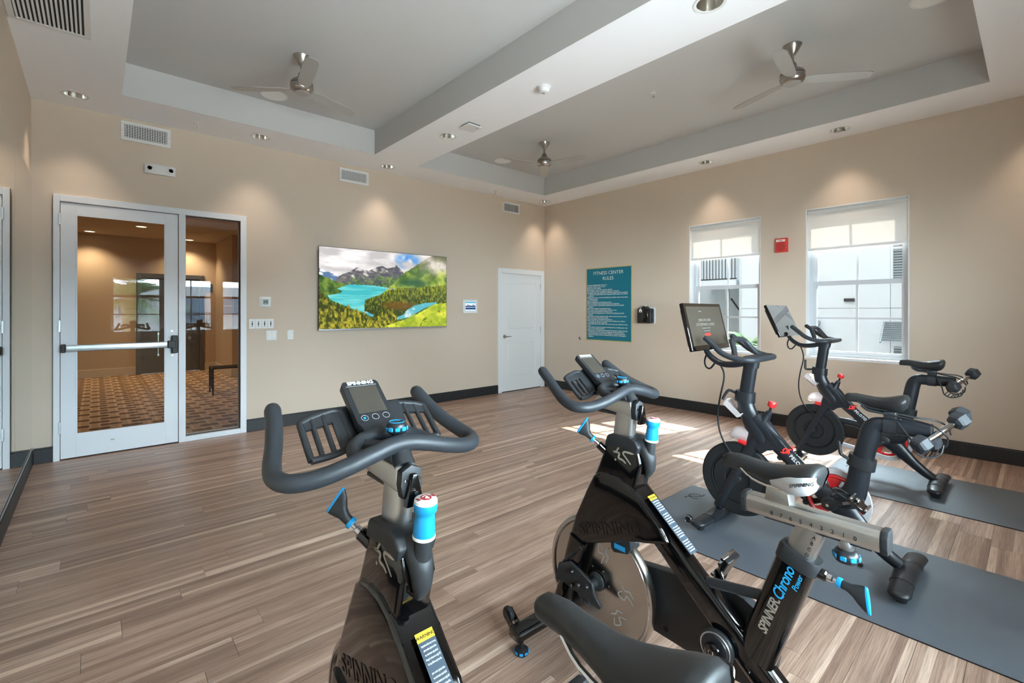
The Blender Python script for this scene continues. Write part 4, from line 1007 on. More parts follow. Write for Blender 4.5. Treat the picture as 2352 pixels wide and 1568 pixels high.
SAD = [(0, .010, .012, -.030, .0), (.015, .024, .036, -.014, .1), (.06, .034, .046, -.004, .1), (.2, .040, .050, .0, .1), (.35, .046, .052, -.005, .1), (.5, .062, .058, -.009, .12), (.62, .086, .068, -.007, .18), (.74, .116, .080, .0, .25), (.85, .138, .088, .010, .3), (.93, .142, .084, .016, .3), (.98, .126, .064, .014, .3), (1.0, .098, .036, .004, .3)]
def sad_pt(t, a, s0, z0, L_, W_, grow=0.0):
    ks = [q[0] for q in SAD]; w = np.interp(t, ks, [q[1] for q in SAD]) * W_ / .145 ; th = np.interp(t, ks, [q[2] for q in SAD]); zt = np.interp(t, ks, [q[3] for q in SAD])
    ca, sa = math.cos(a), math.sin(a)
    px = math.copysign(abs(ca) ** .8, ca) * (w / 2 + grow)
    if sa >= 0: pz = zt - th * .42 + (sa ** .75) * (th * .42 + grow) - .35 * abs(px) * (abs(px) / .07) * .25
    else: pz = zt - th * .42 - (abs(sa) ** .8) * (th * .58 + grow); px *= 1 - .35 * abs(sa)
    return Vector((px, s0 - t * L_ - (grow if t > .95 else 0), z0 + pz))
def saddle(parent, s0, z0, L_=.275, W_=.15, white=False, seam=False):
    ts = [0, .006, .015, .035, .06, .12, .2, .28, .35, .43, .5, .56, .62, .68, .74, .8, .85, .9, .93, .96, .98, .992, 1.0]; n = 28
    sd_ = G().rings([[sad_pt(t, 2 * PI * k / n, s0, z0, L_, W_) for k in range(n)] for t in ts]).obj('saddle', 'saddle_black', parent, 60)
    if white:
        tt = [t for t in ts if t >= .56]
        for sg in (0, 1):
            rows = []
            for i, t in enumerate(tt):
                top = min(4.0, 1.0 + i * .9)                      # the pale panel widens towards the back
                ks = [-3 + (top + 2) * q / 5 for q in range(6)]
                rows.append([sad_pt(t, (2 * PI * k / n if sg else PI - 2 * PI * k / n), s0, z0, L_, W_, .0032) for k in [v - 1 for v in ks]])
            vs = [p for r in rows for p in r]; fs = [(i * 6 + k, i * 6 + k + 1, (i + 1) * 6 + k + 1, (i + 1) * 6 + k) for i in range(len(tt) - 1) for k in range(5)]
            G().add(vs, fs).obj('side_panel', 'saddle_white', sd_, 60)
        p = sad_pt(.86, PI - .05, s0, z0, L_, W_, .005); q = sad_pt(.95, PI - .05, s0, z0, L_, W_, .005); up_ = sad_pt(.90, PI - .3, s0, z0, L_, W_, .005) - sad_pt(.90, PI + .3, s0, z0, L_, W_, .005)
        text('SPINNING', .014, 'black_base', sd_, (p + q) / 2 - up_.normalized() * .006, q - p, up_, shear=.2, bold=.0004)
    g = G()
    for sg in (-1, 1):
        g.tube([(sg * .012, s0 - .06 * L_ / .27, z0 - .040), (sg * .018, s0 - .10, z0 - .062), (sg * .022, s0 - .17, z0 - .072), (sg * .036, s0 - .245, z0 - .055)], .0045, 7, sub=3)
    g.obj('saddle_rail', 'chrome' if white else 'matte_black', sd_, 50)
    return sd_

def knob_pads(parent, c, ax, r, h, n, mat):
    ax = Vector(ax).normalized(); u = ax.orthogonal().normalized(); w = ax.cross(u); c = Vector(c)
    for k in range(n):
        a = 2 * PI * k / n; d_ = u * math.cos(a) + w * math.sin(a); tdir = ax.cross(d_)
        m = Matrix((( tdir.x, d_.x, ax.x, 0), (tdir.y, d_.y, ax.y, 0), (tdir.z, d_.z, ax.z, 0), (0, 0, 0, 1)))
        g = G().box(-r * .26, r * .26, -.002, .0025, -h / 2, h / 2, .0018)
        g.xf(Matrix.Translation(c + d_ * r) @ m); g.obj('grip_pad', mat, parent, 40)

def pedal(parent, c, sg, mat='dark_metal', tilt=0.0):
    """double sided clip pedal with toe cage; c = spindle end"""
    R_ = Matrix.Translation(Vector(c)) @ Matrix.Rotation(tilt, 4, 'X')
    pe = G().box(-.045 * 1, .045, -.045, .045, -.009, .009, .003).xf(Matrix.Translation((sg * .055, 0, 0))).xf(R_)
    p = pe.obj('pedal', mat, parent, 40)
    G().tube([(0, 0, 0), (sg * .06, 0, 0)], .008, 10).xf(R_).obj('spindle', 'chrome', p, 40)
    g = G()
    for y in (-.038, .038): g.box(sg * .055 - .045, sg * .055 + .045, y - .006, y + .006, .009, .022, .002)
    g.xf(R_).obj('pedal_plate', 'chrome', p, 40)
    G().lathe([(.010, .009), (.014, .018), (.009, .026), (0, .027)], (sg * .055, .012, 0), (0, 0, 1), 14).xf(R_).obj('cleat_clip', 'chrome', p, 40)
    g = G().tube([(sg * .055 - .035, .045, -.004), (sg * .055 - .034, .095, -.012), (sg * .055 - .02, .118, -.022), (sg * .055 + .02, .118, -.022), (sg * .055 + .034, .095, -.012), (sg * .055 + .035, .045, -.004)], .005, 7, sub=3)
    g.tube([(sg * .055 - .03, .07, -.008), (sg * .055 - .028, .10, -.05), (sg * .055 + .028, .10, -.05), (sg * .055 + .03, .07, -.008)], .005, 7, sub=3)
    g.xf(R_).obj('toe_cage', 'black_rubber', p, 50)
    return p

def pop_pin(parent, base, d_, blade, name='pop_pin'):
    """spring pin with black paddle handle and blue trim, from base along d_, paddle spreading along blade"""
    d_ = Vector(d_).normalized(); b = Vector(base); bl = Vector(blade).normalized(); th = d_.cross(bl).normalized()
    pn = G().lathe([(.016, -.012), (.016, .022), (.012, .026)], b, d_, 16).obj(name, 'gloss_black', parent, 40)
    G().lathe([(.010, .02), (.010, .038), (.006, .04), (.006, .06)], b, d_, 12).obj('spring_sleeve', 'chrome', pn, 40)
    G().lathe([(.0135, .050), (.0145, .056), (.0135, .061)], b, d_, 18).obj('collar', 'blue_plastic', pn, 40)
    secs = [(.054, .0115, .0115, 0), (.072, .0115, .012, 0), (.084, .011, .016, .003), (.096, .010, .026, .008), (.108, .009, .033, .011), (.116, .007, .036, .012)]
    g = G().rings([[b + d_ * h + bl * (off + hd * math.sin(a)) + th * (hw * math.cos(a)) for a in [2 * PI * k / 16 for k in range(16)]] for h, hw, hd, off in secs]); g.obj('paddle', 'matte_black', pn, 50)
    G().rings([[b + d_ * h + bl * (.012 + hd * math.sin(a)) + th * (hw * math.cos(a)) for a in [2 * PI * k / 16 for k in range(16)]] for h, hw, hd in ((.1155, .0075, .0365), (.120, .0072, .0360), (.122, .005, .033))]).obj('paddle_trim', 'blue_plastic', pn, 50)
    return pn

LOGO = [[(-.258, .888), (-.255, .899), (-.266, .908), (-.284, .909)],
        [(-.246, .860), (-.258, .862), (-.272, .880), (-.283, .901), (-.305, .904), (-.327, .896), (-.340, .886), (-.336, .872), (-.318, .870), (-.298, .869), (-.292, .860), (-.307, .846), (-.326, .828)],
        [(-.247, .858), (-.274, .859), (-.271, .841), (-.290, .836), (-.304, .827)], [(-.253, .832), (-.259, .828)]]

def spin_bike(label, loc, rot, sup, sback):
    B = thing('spin_bike', label, 'exercise bike', loc, rot, 'black indoor spinning bikes')
    # ---- frame
    g = G()
    g.prism([(-.213, .898), (-.200, .86), (-.155, .755), (-.11, .68), (-.33, .68), (-.345, .75), (-.368, .83), (-.352, .885), (-.30, .90)], 'x', -.044, .044, .014, 3)
    g.prism([(-.150, .742), (-.113, .672), (-.055, .553), (-.03, .475), (-.002, .408), (-.05, .430), (-.31, .535), (-.487, .592), (-.452, .640), (-.372, .712), (-.33, .748), (-.28, .768), (-.225, .772), (-.18, .765)], 'x', -.053, .053, .013, 3)
    g.sweep([(-.285, .725), (-.55, .492), (-.797, .281), (-1.085, .040)], .034, .044, e=3.6, seg=24)
    for sg in (-1, 1): g.sweep([(-.07, .46), (-.025, .31), (.02, .17), (.075, .075)], .016, [.042, .040, .040, .036], x=sg * .046, e=4, seg=16)
    g.sweep([(-.877 , .700), (-.757, .345)], .034, .052, e=3.2, seg=24)
    fr = g.obj('frame', 'gloss_black', B, 45)
    G().sweep([(-.60, .500), (-.79, .538)], .016, .016, seg=14).obj('cross_tube', 'satin_black', fr, 60)
    # raised lettering and emblem on both flanks
    for sg in (-1, 1):
        r = (0, -.945, .327) if sg < 0 else (0, .945, -.327)
        text('SPINNING', .066, 'gloss_black', fr, (sg * .053, -.232, .538) if sg < 0 else (.053, -.232, .538), r, (0, .327, .945), bold=.0012, thick=.0012, space=1.05, name='raised_lettering')
    ribbon(LOGO, .0042, -.044, 'silver_print', fr, 'emblem')
    # warning sticker on the upper face of the down tube
    dn = Vector((0, -.762, -.648)); un = Vector((0, -.648, .762))
    o0 = Vector((0, -.372, .727))
    def dquad(a, b, hw, mat, nm, lift, par):
        p = [o0 + dn * a + un * lift + Vector((-hw, 0, 0)), o0 + dn * a + un * lift + Vector((hw, 0, 0)), o0 + dn * b + un * lift + Vector((hw, 0, 0)), o0 + dn * b + un * lift + Vector((-hw, 0, 0))]
        q = [v - un * .0006 for v in p]
        return G().add(p + q, [(0, 1, 2, 3), (7, 6, 5, 4), (0, 4, 5, 1), (1, 5, 6, 2), (2, 6, 7, 3), (3, 7, 4, 0)]).obj(nm, mat, par)
    wl = dquad(.028, .235, .021, 'label_blue', 'warning_label', .0022, fr)
    dquad(.012, .030, .021, 'yellow_label', 'warning_header', .0024, wl)
    text('WARNING', .0095, 'black_base', wl, o0 + dn * .025 + un * .003, (1, 0, 0), -dn)
    for k in range(23):
        if k % 6 == 5: continue
        text(['keep hands and feet clear of moving', 'parts. consult a physician before', 'use. read manual. replace label if', 'damaged. maximum user weight 350', 'lbs. keep children away from bike.'][k % 5], .0062, 'white_print', wl, o0 + dn * (.040 + .0085 * k) + un * .003, (1, 0, 0), -dn, name='label_line', xs=.38)
    # ---- head cap, handlebar post, stem
    hc = G().prism([(-.203, .872), (-.214, .910), (-.222, .921), (-.318, .926), (-.346, .918), (-.362, .895), (-.352, .868), (-.29, .880)], 'x', -.0475, .0475, .012, 3)
    hc.sweep([(-.335, .905), (-.362, .880), (-.376, .850), (-.378, .815), (-.366, .785)], [.030, .030, .027, .022, .010], [.024, .026, .024, .018, .008], seg=20, sub=4)
    hc.tube([(0, -.372, .862), (0, -.380, .895), (0, -.384, .922)], [.022, .019, .0165], 18, sub=3)
    hc.obj('head_cap', 'matte_black', B, 50)
    G().sweep([(-.258, .88), (-.277, 1.01)], .025, .043, e=3.0, seg=24).obj('handlebar_post', 'brushed', B, 50)
    stm = G().prism([(-.145, 1.012), (-.312, .999), (-.318, 1.02), (-.312, 1.052), (-.30, 1.060), (-.15, 1.060), (-.138, 1.04)], 'x', -.026, .026, .010, 3).obj('stem_slide', 'brushed', B, 45)
    G().box(-.020, .020, -.30, -.15, .994, 1.004, .002).obj('slide_rail', 'matte_black', stm)
    cap = G().prism([(.0, .985), (.022, .99), (.027, 1.02), (.024, 1.05), (.0, 1.062), (-.024, 1.05), (-.027, 1.02), (-.022, .99)], 'y', -.336, -.312, .005, 2).obj('end_cap', 'matte_black', stm, 45)
    G().prism([(-.006, 1.045), (.006, 1.045), (.020, .985), (.022, .975), (-.022, .975), (-.020, .985)], 'y', -.352, -.336, .004, 2).obj('cam_lever', 'gloss_black', cap, 45)
    for x in (-.016, .016): G().lathe([(0, -.003), (.004, -.003), (.004, 0)], (x, -.336, 1.03), (0, 1, 0), 8).obj('screw', 'chrome', cap)
    G().cyl((0, -.352, 1.005), (0, -.356, 1.005), .005, seg=10).obj('screw', 'chrome', cap)
    # ---- handlebar
    hb = G().prism([(-.30, 1.055), (-.18, 1.055), (-.17, 1.075), (-.20, 1.09), (-.28, 1.09)], 'x', -.028, .028, .008, 2)
    r = .0195
    bar = [(-.198, -.015, 1.157), (-.208, -.065, 1.125), (-.222, -.115, 1.095), (-.240, -.170, 1.070), (-.246, -.215, 1.057), (-.228, -.250, 1.052), (-.185, -.272, 1.056), (-.13, -.286, 1.070), (-.07, -.290, 1.087), (-.02, -.286, 1.097)]
    bar = bar + [(-x, y, z) for x, y, z in bar[::-1]]
    hb.tube(bar, [.019] * len(bar), 18, sub=4, round_cap=True)
    hb.tube([(-.10, -.280, 1.078), (-.085, -.225, 1.088), (-.05, -.195, 1.098), (0, -.188, 1.102), (.05, -.195, 1.098), (.085, -.225, 1.088), (.10, -.280, 1.078)], .016, 14, sub=4)
    hb.tube([(-.06, -.20, 1.09), (-.02, -.24, 1.086), (.02, -.24, 1.086), (.06, -.20, 1.09)], .013, 12, sub=3)
    hbo = hb.obj('handlebar', 'grip_black', B, 60)
    G().tube([(0, -.268, 1.095), (0, -.30, 1.05)], [.022, .026], 16).obj('bar_boss', 'matte_black', hbo, 60)
    # bottle cages either side of the console: slotted panels leaning forward
    for sg in (-1, 1):
        A = Vector((sg * .062, -.170, 1.078)); ex = Vector((sg * .102, -.016, -.010)); ey = Vector((0, .085, .072)); nn = Vector((0, -.65, .76))
        def cp(u, v): return A + ex * u + ey * v
        g = G()
        g.tube([cp(0, 0), cp(.0, .7), cp(.06, 1.0), cp(.5, 1.02), cp(.95, .95), cp(1.0, .8), cp(1.0, 0)], .008, 10, sub=3)
        g.tube([cp(0, 0), cp(.5, -.04), cp(1, 0)], .008, 10, sub=3)
        for u in (.46, .74): g.tube([cp(u, -.02), cp(u, 1.0)], .0065, 8)
        p = [cp(u, v) + nn * .004 for u, v in ((0, .72), (1.0, .72), (.96, 1.0), (.08, 1.0))]; q = [v - nn * .009 for v in p]
        g.add(p + q, [(0, 1, 2, 3), (7, 6, 5, 4), (0, 4, 5, 1), (1, 5, 6, 2), (2, 6, 7, 3), (3, 7, 4, 0)])
        p = [cp(u, v) + nn * .004 for u, v in ((-.48, .05), (.28, -.05), (.28, .95), (-.42, 1.05))]; q = [v - nn * .010 for v in p]
        g.add(p + q, [(0, 1, 2, 3), (7, 6, 5, 4), (0, 4, 5, 1), (1, 5, 6, 2), (2, 6, 7, 3), (3, 7, 4, 0)])
        ck = g.obj('bottle_cage', 'matte_black', hbo, 50)
    # remote pad right of the console
    m = Matrix.Translation((.072, -.125, 1.135)) @ Matrix.Rotation(math.radians(-48), 4, 'X').inverted()
    G().box(-.018, .018, -.032, .032, -.005, .005, .003).xf(m).obj('remote_pad', 'satin_black', hbo, 40)
    # ---- console
    ca = math.atan2(.1, .125)
    cm = Matrix.Translation((0, -.115, 1.158)) @ Matrix.Rotation(ca, 4, 'X')
    cs = G().prism([(-.050, -.060), (-.046, -.074), (-.030, -.080), (.030, -.080), (.046, -.074), (.050, -.060), (.050, .070), (.044, .080), (-.044, .080), (-.050, .070)], 'z', -.012, .010, .004, 2)
    cs.prism([(-.050, -.060), (-.044, -.084), (-.028, -.092), (.028, -.092), (.044, -.084), (.050, -.060)], 'z', -.016, .014, .006, 2)
    cso = cs.xf(cm).obj('console', 'satin_black', B, 45)
    G().box(-.037, .037, -.030, .058, .0100, .0108).xf(cm).obj('display', 'screen_off', cso)
    G().box(-.041, .041, .0605, .0617, .010, .0106).xf(cm).obj('trim_line', 'grey_print', cso)
    text('SPINNING', .0155, 'white_print', cso, cm @ Vector((0, .0655, .0102)), (1, 0, 0), cm.to_3x3() @ Vector((0, 1, 0)), bold=.0005)
    for x in (-.028, 0, .028): G().tube([cm @ Vector((x + .0085 * math.cos(a), -.046 + .0085 * math.sin(a), .0112)) for a in [2 * PI * k / 20 for k in range(20)]], .0007, 5, closed=True).obj('button', 'grey_print', cso)
    G().box(-.031, -.025, -.049, -.043, .0102, .0112).xf(cm).obj('button_mark', 'blue_plastic', cso)
    G().tube([(0, -.10, 1.13), (0, -.16, 1.09)], .014, 10).obj('console_arm', 'matte_black', cso, 50)
    # adjuster knob between the bars
    kb = G().lathe([(.010, -.03), (.012, -.005), (.019, .0), (.0235, .006), (.0235, .020), (.020, .025), (0, .026)], (0.012, -.245, 1.112), (0, .05, 1), 24).obj('adjust_knob', 'satin_black', hbo, 45)
    knob_pads(kb, (.012, -.2445, 1.123), (0, .05, 1), .0232, .010, 9, 'blue_plastic')
    G().tube([(.012 + .017 * math.cos(a), -.2435 + .017 * math.sin(a), 1.1385) for a in [2 * PI * k / 24 for k in range(24)]], .0012, 6, closed=True).obj('knob_ring', 'blue_plastic', kb)
    # resistance knob
    kx, kd = Vector((0, -.385, .918)), Vector((0, -.10, 1)).normalized()
    rk = G().lathe([(.012, -.02), (.012, .004), (.0225, .004), (.0235, .010), (.0225, .03), (.0205, .052), (.0205, .058), (.0245, .062), (.0255, .076), (.024, .082)], kx, kd, 28).obj('resistance_knob', 'blue_plastic', B, 45)
    G().lathe([(.024, .003), (.0245, .0075), (.0235, .010)], kx, kd, 28).obj('white_ring', 'lens_white', rk, 45)
    G().lathe([(.0248, .080), (.0240, .086), (.020, .0885), (0, .0890)], kx, kd, 28).obj('knob_top', 'lens_white', rk, 45)
    kt = kx + kd * .0895
    G().lathe([(.0125, 0), (.0125, .0006), (0, .0006)], kt, kd, 8).obj('emblem_disc', 'red_print', rk)
    for dx in (-.018, .018): G().cbox(kt + Vector((dx, 0, .0002)), (.005, .012, .0008)).obj('print_mark', 'red_print', rk)
    G().tube([kt + Vector((-.006, .004, .001)), kt + Vector((0, .007, .001)), kt + Vector((.004, .0, .001)), kt + Vector((-.003, -.003, .001)), kt + Vector((.004, -.008, .001))], .0011, 5, sub=3).obj('print_mark', 'lens_white', rk)
    pop_pin(B, (-.036, -.190, .856), (-.45, .50, .62), (.42, -.38, .82))
    # ---- flywheel
    fc = (0, -.14, .302)
    fw = G().lathe([(.0, -.010), (.236, -.010), (.240, -.016), (.250, -.018), (.258, -.014), (.2605, 0), (.258, .014), (.250, .018), (.240, .016), (.236, .010), (0, .010)], fc, (1, 0, 0), 64).obj('flywheel', 'flywheel_steel', B, 30)
    G().tube([(-.0165, fc[1] + .246 * math.cos(a), fc[2] + .246 * math.sin(a)) for a in [2 * PI * k / 64 for k in range(64)]], .004, 6, closed=True).obj('rim_edge', 'chrome', fw, 60)
    G().lathe([(.038, -.014), (.036, -.022), (.02, -.03), (.018, -.06), (.008, -.062), (0, -.062)], fc, (1, 0, 0), 24).obj('hub', 'matte_black', fw, 45)
    mk = [[(.0, .012), (.02, .03), (.03, .0), (.008, -.012), (.03, -.045)], [(-.018, .018), (-.008, -.004), (-.014, -.02), (.004, -.04)], [(-.03, .02), (-.027, .016)]]
    for a in (1.3, .1, -.8, -2.2, 2.7):
        cy, cz = fc[1] - .135 * math.cos(a), fc[2] + .135 * math.sin(a); ro = a - PI / 2
        ribbon([[(cy + y * math.cos(ro) - z * math.sin(ro), cz + y * math.sin(ro) + z * math.cos(ro)) for y, z in st] for st in mk], .0028, -.010, 'grey_print' if a != -2.2 else 'label_blue', fw, 'emblem')
    for k in range(6): G().lathe([(0, -.013), (.004, -.013), (.004, -.009)], (0, fc[1] + .055 * math.cos(k * PI / 3), fc[2] + .055 * math.sin(k * PI / 3)), (1, 0, 0), 8).obj('bolt', 'chrome', fw)
    ab = G().prism([(.018, .335), (-.045, .365), (-.10, .350), (-.165, .325), (-.175, .285), (-.21, .255), (-.20, .238), (-.13, .248), (-.01, .262), (.040, .255)], 'x', -.075, -.062, .003).obj('axle_bracket', 'matte_black', B, 40)
    for p, rr in (((-.06, .33), .011), ((-.095, .29), .013), ((-.06, .275), .008), ((-.14, .302), .012)): G().lathe([(0, -.012), (rr * .6, -.012), (rr, -.006), (rr, 0)], (-.075, p[0], p[1]), (1, 0, 0), 12).obj('bolt', 'dark_metal', ab, 40)
    G().cyl((-.066, -.005, .345), (-.066, -.10, .44), .007, seg=8).obj('tension_rod', 'dark_metal', ab, 50)
    pod = G().prism([(-.22, .505), (-.31, .537), (-.315, .50), (-.30, .478), (-.235, .462), (-.222, .475)], 'x', -.03, .03, .005, 2).obj('brake_pod', 'matte_black', B, 45)
    G().cbox((-.0305, -.265, .492), (.002, .05, .018)).obj('pod_badge', 'blue_plastic', pod)
    # ---- chain guard (right side), cranks, pedals
    cy, cz = -.655, .335
    pts = [(fc[1] + .10 * math.cos(a), fc[2] + .10 * math.sin(a)) for a in [PI / 2 - PI * k / 10 + .05 for k in range(11)]] + [(cy + .145 * math.cos(a), cz + .145 * math.sin(a)) for a in [-PI / 2 - PI * k / 12 + .05 for k in range(13)]]
    cg = G().prism(pts, 'x', .040, .078, .008, 2).obj('chain_guard', 'matte_black', B, 45)
    for p in ((-.30, .36), (-.42, .23), (-.56, .245), (-.50, .42)): G().lathe([(0, -.002), (.009, -.002), (.009, .001)], (.040, p[0], p[1]), (1, 0, 0), 10).obj('guard_clip', 'black_rubber', cg)
    bbk = G().lathe([(.052, -.038), (.056, -.050), (.050, -.058), (.044, -.060), (.040, -.066), (.024, -.068), (0, -.068)], (0, cy, cz), (1, 0, 0), 28).obj('bottom_bracket', 'satin_black', B, 45)
    G().tube([(-.059, cy + .047 * math.cos(a), cz + .047 * math.sin(a)) for a in [2 * PI * k / 32 for k in range(32)]], .003, 6, closed=True).obj('bearing_ring', 'alu', bbk, 60)
    an = math.radians(-68)
    for sg, a in ((-1, an), (1, an + PI)):
        e = Vector((0, -math.cos(a), math.sin(a))) * .170; c0 = Vector((sg * .078, cy, cz)); c1 = c0 + e + Vector((sg * .012, 0, 0))
        n_ = Vector((0, -e.z, e.y)).normalized(); ex = Vector((1, 0, 0))
        g = G().rings([[c0.lerp(c1, t) + n_ * (w * math.cos(q)) + ex * (.009 * math.sin(q)) for q in [2 * PI * k / 16 for k in range(16)]] for t, w in ((-.13, .010), (-.10, .020), (0, .026), (.12, .021), (.6, .016), (.93, .017), (1.03, .014), (1.08, .006))])
        ck = g.obj('crank', 'gloss_black', B, 50)
        G().lathe([(.009, -.002), (.009, .010), (.006, .011), (.0055, .006), (0, .006)], c0, (sg, 0, 0), 14).obj('crank_bolt', 'chrome', ck, 40)
        pedal(B, c1 + Vector((sg * .008, 0, 0)), sg, tilt=math.radians(-62) if sg > 0 else .2)
    # ---- seat: collar, post, slide, knob, saddle
    st_d = Vector((0, -.117, .345)).normalized()
    G().sweep([(-.868, .672), (-.879, .706), (-.8815, .713)], [.038, .0385, .036], [.056, .0565, .053], e=3.0, seg=24).obj('seat_collar', 'matte_black', fr, 45)
    sp0 = Vector((0, -.872, .69)); sp1 = sp0 + st_d * (.105 + sup)
    pst = G().sweep([(sp0.y, sp0.z), (sp1.y, sp1.z)], .024, .038, e=2.6, seg=24).obj('seat_post', 'brushed', B, 50)
    for k, ch in enumerate('ABCD'):
        q = sp1 - st_d * (.025 + .019 * k + sup * .0); text(ch, .014, 'dark_metal', pst, (-.0236, q.y - .020, q.z), (0, -.947, -.32), (0, -.32, .947))
    zs = sp1.z + .022; y0, y1 = sp1.y + .150 - sback * 0 , sp1.y - .175
    y0, y1 = -.735 - sback, -1.066 - sback
    sl = G().prism([(-.022, zs - .026), (.022, zs - .026), (.027, zs - .012), (.027, zs + .016), (.018, zs + .028), (-.018, zs + .028), (-.027, zs + .016), (-.027, zs - .012)], 'y', y1, y0, .004, 2).obj('seat_slide', 'brushed', B, 45)
    for k, ch in enumerate('876543210'): text(ch, .017, 'dark_metal', sl, (-.027, y0 - .075 - .0255 * k, zs - .012), (0, -1, 0), (0, 0, 1), name='scale_mark')
    for yy, d2 in ((y1, -1), (y0, 1)):
        G().prism([(-.024, zs - .029), (.024, zs - .029), (.0295, zs - .012), (.0295, zs + .016), (.020, zs + .031), (-.020, zs + .031), (-.0295, zs + .016), (-.0295, zs - .012)], 'y', min(yy, yy + d2 * .016), max(yy, yy + d2 * .016), .004, 2).obj('end_cap', 'matte_black', sl, 45)
    G().box(-.014, .014, y1 + .02, y0 - .05, zs - .032, zs - .024).obj('under_rail', 'matte_black', sl)
    ky = y1 + .078
    kn = G().lathe([(.010, .0), (.010, -.02)], (0, ky, zs - .026), (0, 0, 1), 16).lathe([(.017, .0), (.019, -.012), (.017, -.026)], (0, ky, zs - .026), (0, 0, 1), 20).obj('slide_knob', 'alu', B, 45)
    kb = G().lathe([(.015, .0), (.024, -.004), (.030, -.014), (.030, -.026), (.025, -.034), (0, -.036)], (0, ky, zs - .050), (0, 0, 1), 28).obj('knob_grip', 'satin_black', kn, 45)
    knob_pads(kb, (0, ky, zs - .069), (0, 0, 1), .0295, .012, 8, 'blue_plastic')
    pop_pin(B, (0, -.918, .668), (-.05, -1, -.10), (0, -.1, -1))
    nose, zt = -.652 - sback, .950 + sup
    sd_ = saddle(B, nose, zt, .278, .150, white=True)
    G().prism([(nose - .135, zs + .026), (nose - .205, zs + .026), (nose - .198, zt - .065), (nose - .142, zt - .065)], 'x', -.024, .024, .005, 2).obj('saddle_clamp', 'brushed', sd_, 45)
    # seat tube lettering
    ax0 = Vector((-.0342, -.757, .345)); fwd = Vector((0, .947, .322))
    def stp(t_, off): return ax0 + st_d * t_ + fwd * off
    text('SPINNER.', .037, 'silver_print', fr, stp(.105, -.006), st_d, fwd, align='LEFT', shear=.22, bold=.0008, space=.95, xs=.86)
    text('Chrono', .043, 'blue_print', fr, stp(.230, -.009), st_d, fwd, align='LEFT', shear=.22, bold=.0004, space=.92, xs=.86)
    text('Power', .022, 'blue_print', fr, stp(.286, -.032), st_d, fwd, align='LEFT', shear=.22, space=.95, xs=.9)
    # ---- stabilisers, wheels, levelling feet
    for nm, y, z, back in (('front_stabilizer', .088, .072, 1), ('rear_stabilizer', -1.075, .062, -1)):
        rr = []
        for x in (-.262, -.258, .258, .262):
            k = .86 if abs(x) > .26 else 1.0
            rr.append([(x, y + .036 * k * math.copysign(abs(math.cos(a)) ** .55, math.cos(a)), z + .025 * k * math.copysign(abs(math.sin(a)) ** .55, math.sin(a))) for a in [2 * PI * q / 24 for q in range(24)]])
        sb = G().rings(rr).obj(nm, 'gloss_black', B, 45)
        for sg in (-1, 1):
            if back > 0:
                for xo in (-.017, .017): G().prism([(y + .01, z - .025), (y + .045, z + .005), (y + .085, z + .045), (y + .072, z + .064), (y + .02, z + .025)], 'x', sg * .232 + xo - .003, sg * .232 + xo + .003, .001).obj('wheel_bracket', 'gloss_black', sb)
                G().lathe([(.006, -.011), (.026, -.011), (.031, -.005), (.031, .005), (.026, .011), (.006, .011)], (sg * .232, y + .070, z + .040), (1, 0, 0), 24).obj('transport_wheel', 'black_rubber', sb, 45)
            ft = G().lathe([(0, 0), (.026, 0), (.029, .006), (.028, .018), (.020, .023), (.008, .024), (.008, z - .02)], (sg * .240, y - .022, .0006), (0, 0, 1), 24).obj('leveling_foot', 'black_rubber', sb, 45)
            knob_pads(ft, (sg * .240, y - .022, .0125), (0, 0, 1), .0285, .010, 8, 'blue_plastic')
    return B

spin_bike('black spinning bike nearest the viewer, only front and saddle in view', (.52, 1.25, 0), 0.0, .018, .075)
spin_bike('black spinning bike in the middle, standing beside the dark floor mat', (1.54, 1.33, 0), math.radians(-1.8), 0.0, 0.0)

